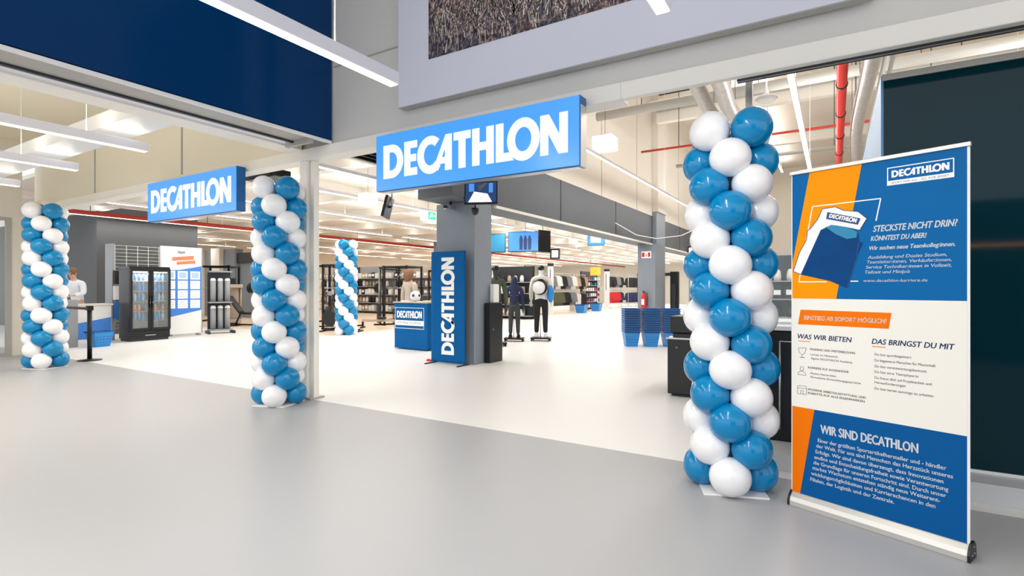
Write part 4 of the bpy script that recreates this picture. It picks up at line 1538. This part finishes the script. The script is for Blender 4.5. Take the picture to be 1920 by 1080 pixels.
b0 = bike(-15.6, 12.1, R(80), 'black exercise bike just left of the far balloon column')
dup(b0, (-19.6, 14.4, 0), R(30), 'black exercise bike behind the treadmill')
dup(b0, (-12.9, 11.2, 0), R(120), 'black exercise bike nearest the promotion counter')

def cable_machine(x, y, rz, label):
    t = thing('cable_machine', label, 'gym machine', (x, y, 0), rz, 'black cable machines')
    mb = MB(); mb.box(-.35, .35, -.03, .03, 0, .06, M_blkm); mb.box(-.03, .03, -.9, .3, 0, .06, M_blkm)
    for sx in (-.3, .3):
        mb.box(sx - .03, sx + .03, -.03, .03, 0, 2.1, M_blkm)
    mb.box(-.33, .33, -.03, .03, 2.04, 2.12, M_blkm); mb.tube([(0, 0, 2.05), (0, -.7, 2.0)], .03, M_blkm, 8); mb.build('frame', t)
    mb = MB()
    for k in range(12):
        mb.box(-.12, .12, .05, .17, .1 + k * .055, .145 + k * .055, M_char)
    mb.tube([(-.08, .11, .06), (-.08, .11, 2.05)], .008, M_silver, 6); mb.tube([(.08, .11, .06), (.08, .11, 2.05)], .008, M_silver, 6); mb.build('weight_stack', t)
    mb = MB(); mb.tube([(-.45, -.7, 1.75), (-.2, -.7, 1.85), (.2, -.7, 1.85), (.45, -.7, 1.75)], .014, M_silver, 8); mb.tube([(0, -.7, 2.0), (0, -.7, 1.85)], .004, M_blk, 6); mb.build('pull_bar', t)
    mb = MB(); mb.box(-.15, .15, -.9, -.5, .42, .5, M_blk); mb.tube([(0, -.7, .05), (0, -.7, .42)], .03, M_blkm, 8); mb.box(-.2, .2, -.45, -.37, .6, .7, M_pgr); mb.tube([(0, -.41, .05), (0, -.41, .62)], .02, M_blkm, 8); mb.build('seat', t)
    return t


cm = cable_machine(-13.9, 11.55, R(200), 'black cable machine with silver pull bar immediately right of the white post')
for (x, y, r_, l) in ((-14.0, 13.9, 150, 'black cable machine between far balloon column and promotion counter'),
                      (-19.5, 16.6, 170, 'black cable machine behind the power racks, left'), (-14.6, 17.6, 190, 'black cable machine before the goods shelves, nearest the promotion counter')):
    dup(cm, (x, y, 0), R(r_), l)
t = thing('rowing_machine', 'low dark rowing machine on the beige floor right of the far balloon column', 'rowing machine', (-12.75, 12.95, 0), R(-60))
mb = MB(); mb.box(-.04, .04, -.9, .9, .22, .3, M_tan); mb.box(-.2, .2, -.9, -.84, 0, .06, M_blk); mb.box(-.03, .03, -.9, -.84, .05, .24, M_blk); mb.box(-.22, .22, .7, .78, 0, .06, M_blk); mb.box(-.03, .03, .7, .78, .05, .24, M_blk); mb.build('rail', t)
mb = MB(); mb.box(-.14, .14, -.35, -.1, .31, .38, M_blk); mb.build('seat', t, bevel=.02)
mb = MB(); mb.tube([(-.08, .95, .34), (.08, .95, .34)], .24, M_blk, 20); mb.box(-.1, .1, .85, 1.0, .55, .8, M_char); mb.build('flywheel', t)
t = thing('treadmill', 'light grey folded treadmill left of the middle balloon column', 'treadmill', (-18.7, 11.0, 0), R(60))
mb = MB(); mb.box(-.38, .38, -.1, .9, .08, .2, M_tan); mb.box(-.3, .3, .85, 1.0, 0, .1, M_blk); mb.build('base', t, bevel=.03)
mb = MB(); mb.box(-.3, .3, -.05, .05, 0, 1.25, M_tan, Matrix.Translation((0, .45, .2)) @ Matrix.Rotation(R(14), 4, 'X')); mb.build('deck', t, bevel=.02)
mb = MB(); mb.tube([(-.36, .7, .15), (-.36, .1, 1.35)], .04, M_tan); mb.tube([(.36, .7, .15), (.36, .1, 1.35)], .04, M_tan); mb.build('upright', t)
mb = MB(); mb.box(-.42, .42, -.28, .22, 1.35, 1.48, M_tan); mb.box(-.2, .2, .05, .1, 1.48, 1.72, M_blk); mb.build('console', t, bevel=.03)

t = thing('mat_rack', 'grey display rack with two tiers of grey rolls right of the notice board', 'rack', (-15.75, 8.7, 0), R(70))
mb = MB(); mb.box(-.05, .56, .25, .3, .1, 1.85, M_char); mb.box(-.05, .56, -.1, .3, .08, .12, M_pgr); mb.box(-.05, .56, -.05, .3, .9, .94, M_pgr); mb.box(-.05, .56, -.05, .3, 1.82, 1.86, M_pgr)
mb.box(-.1, -.05, -.25, .35, 0, .08, M_char); mb.box(.56, .61, -.25, .35, 0, .08, M_char); mb.build('frame', t)
for z, ti in ((.124, 'lower'), (.944, 'upper')):
    for k in range(3):
        mb = MB(); mb.tube([(0, 0, 0), (0, 0, .62)], .075, M_pgr, 14); mb.lathe([(.075, .62), (.08, .64), (.05, .7), (0, .7)], M_wht, 14)
        c_, s_ = math.cos(R(70)), math.sin(R(70))
        lx, ly = .07 + k * .19, .1
        o = mb.build('rolled_mat', loc=(-15.75 + lx * c_ - ly * s_, 8.7 + lx * s_ + ly * c_, z))
        tag(o, 'grey rolled mat on the %s tier, %s' % (ti, ('left of three', 'middle of three', 'right of three')[k]), 'mat', 'rolled mats on the grey rack')

# ------------------------------------------------------------------ shelves with goods
def gondola(x, y, rz, W_, H_, tiers, label, m=None, top_sign=None):
    t = thing('shelf_unit', label, 'shelf', (x, y, 0), rz, None)
    m = m or M_char
    mb = MB(); mb.box(0, W_, .42, .46, 0, H_, m); mb.build('back_panel', t)
    mb = MB(); mb.box(0, .04, .38, .46, 0, H_, M_blkm); mb.box(W_ - .04, W_, .38, .46, 0, H_, M_blkm); mb.build('upright', t)
    for k in range(tiers):
        z = .12 + k * (H_ - .35) / (tiers - .0)
        mb = MB(); mb.box(.02, W_ - .02, 0, .42, z, z + .03, M_pgr); mb.build('shelf', t)
    return t


def boxgood(m, kind):
    mb = MB()
    if kind == 0:
        mb.box(-.09, .09, -.07, .07, 0, .24, m); mb.box(-.07, .07, -.073, -.07, .08, .18, M_pw)
    elif kind == 1:
        mb.lathe([(0, 0), (.07, 0), (.075, .1), (.06, .2), (.03, .24), (0, .24)], m, 12)
    elif kind == 2:
        mb.prism([(-.13, 0), (.13, 0), (.14, .05), (.02, .09), (-.04, .14), (-.12, .15)], -.045, .045, m, 'y')
    else:
        mb.ball((0, 0, .1), .11, m, 1, 1.15, .9, 12, 8); mb.box(-.1, .1, -.17, -.08, .06, .075, m)
    o = mb.build('good', bevel=.006 if kind in (0, 2) else 0)
    d = o.data
    bpy.data.objects.remove(o)
    return d


KN = ['product_box', 'container', 'shoe', 'helmet']
KC = ['box', 'container', 'shoe', 'helmet']
KL = ['boxed product', 'round container', 'sports shoe', 'helmet']
GD = {}


def fill(x, y, rz, W_, H_, tiers, palette, kinds, where, step=.27, tiers_used=None, sc=1.0):
    c_, s_ = math.cos(rz), math.sin(rz)
    for k in range(tiers):
        z = .12 + k * (H_ - .35) / tiers + .031
        n = int((W_ - .1) / step)
        for q in range(n):
            if random.random() < .08:
                continue
            col = palette[(q // 2 + k) % len(palette)] if random.random() < .8 else random.choice(palette)
            kd = kinds[k % len(kinds)]
            key = (col, kd)
            if key not in GD:
                GD[key] = boxgood(pm(col), kd)
            o = bpy.data.objects.new(KN[kd], GD[key])
            C.objects.link(o)
            lx, ly = .15 + q * step, .18
            o.location = (x + lx * c_ - ly * s_, y + lx * s_ + ly * c_, z)
            o.rotation_euler.z = rz + random.uniform(-.1, .1) + (R(90) if kd == 2 else 0)
            v = sc * random.uniform(.92, 1.08)
            o.scale = (v, v, v)
            tr = ('lowest', 'second', 'third', 'fourth', 'fifth', 'sixth')[k]
            pl = ('left end', 'left half', 'middle', 'right half', 'right end')[min(4, int(q / n * 5))]
            tag(o, '%s %s, %s of %s tier, %s' % (col, KL[kd], pl, tr, where), KC[kd], '%s %s goods, %s of %s tier, %s' % (col, KL[kd], pl, tr, where))


# goods wall behind the gym zone, seen between post and column
for i in range(4):
    x = -25.2 + i * 2.9
    wh = ('leftmost shelf in gym zone', 'second shelf in gym zone', 'third shelf in gym zone', 'shelf by small grey column')[i]
    gondola(x, 20.0, 0, 2.8, 2.5, 5, 'tall goods shelf, ' + wh, M_pgr if i % 2 else M_tan)
    fill(x, 20.0, 0, 2.8, 2.5, 5, ['white', 'tan', 'white', 'black', 'white', 'tan', 'grey'], [0, 1, 0, 1, 0], wh, .245, sc=1.22)
gondola(-13.0, 19.6, 0, 1.9, 2.3, 4, 'dark goods shelf right of the small grey column behind the info screen')
fill(-13.0, 19.6, 0, 1.9, 2.3, 4, ['black', 'tan', 'white'], [0, 1], 'shelf right of the small grey column', .32, sc=1.2)
# helmet shelf and ski clothing behind the mannequins
gondola(-16.5, 23.0, R(0), 3.0, 2.5, 4, 'helmet shelf behind the mannequins', M_wht)
fill(-16.5, 23.0, 0, 3.0, 2.5, 4, ['white', 'grey', 'black', 'white'], [0, 2, 3, 3], 'helmet shelf behind the mannequins', .36, sc=1.3)


# clothes racks
def garment_data(m, kind):
    mb = MB()
    if kind == 0:     # jacket
        out = [(-.2, -.75), (.2, -.75), (.21, -.2), (.27, -.6), (.34, -.57), (.26, -.1), (.1, -.02), (0, -.05), (-.1, -.02), (-.26, -.1), (-.34, -.57), (-.27, -.6), (-.21, -.2)]
    else:             # trousers
        out = [(-.18, -.95), (-.04, -.95), (0, -.35), (.04, -.95), (.18, -.95), (.19, -.05), (.15, 0), (-.15, 0), (-.19, -.05)]
    mb.prism(out, -.035, .035, m, 'y')
    mb.tube([(0, 0, -.04), (0, 0, .06), (.02, 0, .08)], .006, M_silver, 6)
    o = mb.build('g', bevel=.015)
    md_ = eval_mesh(o)
    bpy.data.objects.remove(o)
    return md_


GAR = {}


def rack(x, y, L, ztop, label, seq, where, kind=0, zlow=None, seq2=None, step=.16):
    t = thing('clothes_rack', label, 'clothes rack', (x, y, 0), RZ)
    mb = MB()
    for px in (0, L):
        mb.tube([(px, 0, 0), (px, 0, ztop + .06)], .02, M_silver, 8)
        mb.box(px - .02, px + .02, -.25, .25, 0, .03, M_silver)
    mb.tube([(0, 0, ztop + .04), (L, 0, ztop + .04)], .016, M_silver, 8)
    if zlow:
        mb.tube([(0, 0, zlow + .04), (L, 0, zlow + .04)], .016, M_silver, 8)
    mb.build('frame', t)
    for zt, sq, kd, lev in ((ztop, seq, kind, 'upper'), (zlow, seq2, 1 - kind if zlow and zlow < 1.1 else kind, 'lower')):
        if not zt:
            continue
        n = int((L - .2) / step)
        for q in range(n):
            col = sq[int(q / n * len(sq))]
            key = (col, kd)
            if key not in GAR:
                GAR[key] = garment_data(pm(col), kd)
            o = bpy.data.objects.new('jacket' if kd == 0 else 'trousers', GAR[key])
            C.objects.link(o)
            o.location = (x, y + .15 + q * step, zt - .062)
            o.rotation_euler.z = random.uniform(-.06, .06) + R(25)
            tag(o, '%s %s, %s of %s rail, %s' % (col, 'jacket' if kd == 0 else 'trousers', ('near end', 'middle', 'far end')[min(2, int(q / n * 3))], lev, where), 'jacket' if kd == 0 else 'trousers',
                '%s %s, %s of %s rail, %s' % (col, 'jackets' if kd == 0 else 'trousers', ('near end', 'middle', 'far end')[min(2, int(q / n * 3))], lev, where))


def row_post(x, y, label, W_=.28, H_=2.6, art=True):
    t = thing('row_post', label, 'sign post', (x, y, 0), R(20))
    mb = MB(); mb.box(0, W_, 0, .08, 0, H_ - .15, M_wht); mb.build('panel', t)
    mb = MB(); mb.box(-.01, W_ + .01, -.02, .1, H_ - .15, H_, M_blk); mb.build('cap', t)
    mb = MB(); mb.box(.1, .15, -.003, 0, 1.2, 2.3, M_pgrey); mb.build('text_strip', t)


row_post(-12.35, 23.7, 'nearest white row post with black cap at the aisle')
row_post(-13.0, 33.0, 'second white row post with black cap at the aisle', .35)
row_post(-12.9, 44.5, 'third white row post with black cap at the end of the aisle', .6)
row_post(-5.0, 25.2, 'white row post with black cap right of the second grey column', .22)
rack(-12.75, 21.15, 2.4, 1.95, 'clothes rack of orange and yellow wear behind the mannequins', ['yellow', 'orange', 'yellow', 'olive', 'green', 'orange', 'yellow'], 'yellow and orange rack', 0, .98, ['orange', 'yellow', 'green'])
rack(-12.75, 24.1, 3.6, 2.1, 'clothes rack of grey and olive wear behind the nearest row post', ['grey', 'white', 'black', 'grey', 'white'], 'grey and olive rack', 0, 1.2, ['olive', 'olive', 'black', 'grey'])
rack(-13.1, 28.1, 2.0, 2.1, 'clothes rack of tan and black wear in the middle of the aisle side', ['tan', 'black', 'tan'], 'tan and black rack', 0, 1.05, ['white', 'black'])
gondola(-13.1, 30.4, RZ, 2.6, 2.4, 6, 'shoe shelf with white, pink and teal shoes before the second row post')
fill(-13.1, 30.4, RZ, 2.6, 2.4, 6, ['white', 'pink', 'teal', 'white'], [2], 'shoe shelf at the aisle', .32, sc=1.25)
rack(-12.9, 33.5, 2.5, 2.2, 'clothes rack of black jackets behind the second row post', ['black', 'grey', 'black'], 'black jacket rack', 0, 1.15, ['red', 'red', 'navy'])
rack(-12.9, 37.5, 2.5, 2.2, 'clothes rack of dark wear near the end of the aisle', ['black', 'navy'], 'dark rack at the aisle end', 0, 1.1, ['navy', 'black'])
rack(-4.4, 26.5, 3.2, 1.9, 'clothes rack of orange and red wear right of the second grey column', ['orange', 'white', 'orange', 'red'], 'orange and red rack', 0, .98, ['blue', 'red', 'black'])
rack(-3.0, 24.5, 2.4, 1.7, 'clothes rack of black wear behind the nearest balloon column', ['black', 'grey'], 'black wear rack in the hall')
hang_sign('yellow price sign hanging over the shoe shelf', -12.3, 29.8, 2.35, R(22), .62, .5, M_yel, mat('price_yellow', (240, 200, 70), .5), .02, scrib, 3.75)
# tall mirror, dark stand at right of column 2
t = thing('fitting_mirror', 'tall narrow mirror with grey frame right of the second grey column', 'mirror', (-4.85, 21.2, 0), R(10))
mb = MB(); mb.box(0, .5, 0, .05, 0, 2.0, M_pgr); mb.build('frame', t)
mb = MB(); mb.box(.05, .45, -.004, 0, .1, 1.95, mat('mirror', (170, 200, 220), .05, metal=.9)); mb.build('glass', t)
mb = MB(); mb.box(0, .28, 0, .2, 0, 1.95, M_blk); mb.box(.05, .2, -.03, 0, .5, 1.5, M_char)
o = mb.build('display_stand', loc=(-5.15, 19.6, 0)); tag(o, 'narrow black display stand against the second grey column', 'stand')
# dark door at the aisle end
mb = MB(); mb.box(-15.6, -15.35, 47.85, 48, 0, 2.6, M_blk); mb.box(-12.2, -11.95, 47.85, 48, 0, 2.6, M_blk); mb.box(-15.6, -11.95, 47.85, 48, 2.45, 2.7, M_blk)
struct('door_1', mb)
# shelves in the tall hall, seen right of the nearest balloon column
gondola(-1.4, 15.0, R(0), 3.4, 2.2, 4, 'dark goods shelf in the tall hall behind the roll-up banner', M_char)
fill(-1.4, 15.0, 0, 3.4, 2.2, 4, ['grey', 'teal', 'black', 'white'], [0, 1], 'shelf in the tall hall', .3, sc=1.2)
t = thing('glass_counter', 'white counter with glass screen between balloon column and banner', 'counter', (-.9, 6.2, 0))
mb = MB(); mb.box(0, 1.2, 0, .6, 0, 1.0, M_wht); mb.build('body', t, bevel=.01)
mb = MB(); mb.box(0, 1.2, .1, .115, 1.0, 1.75, M_glass); mb.build('screen', t)

# opposite side of the mall, seen only as reflection in the teal glass
t = thing('warm_lit_shelf', 'warm-lit shop shelf reflected in the dark teal glass', 'shelf', (1.4, -3.6, 0), R(180))
mb = MB(); mb.box(-3, .6, .3, .35, 0, 3, M_char); mb.build('back_panel', t)
for z in (1.35, 2.2):
    mb = MB(); mb.box(-3, .6, 0, .3, z, z + .04, M_blk); mb.build('shelf', t)
mb = MB(); mb.box(-2.9, .5, .2, .25, 2.12, 2.18, mat('warm_tube', (255, 180, 110), .5, emit=(255, 170, 100), es=6)); mb.build('light_strip', t)
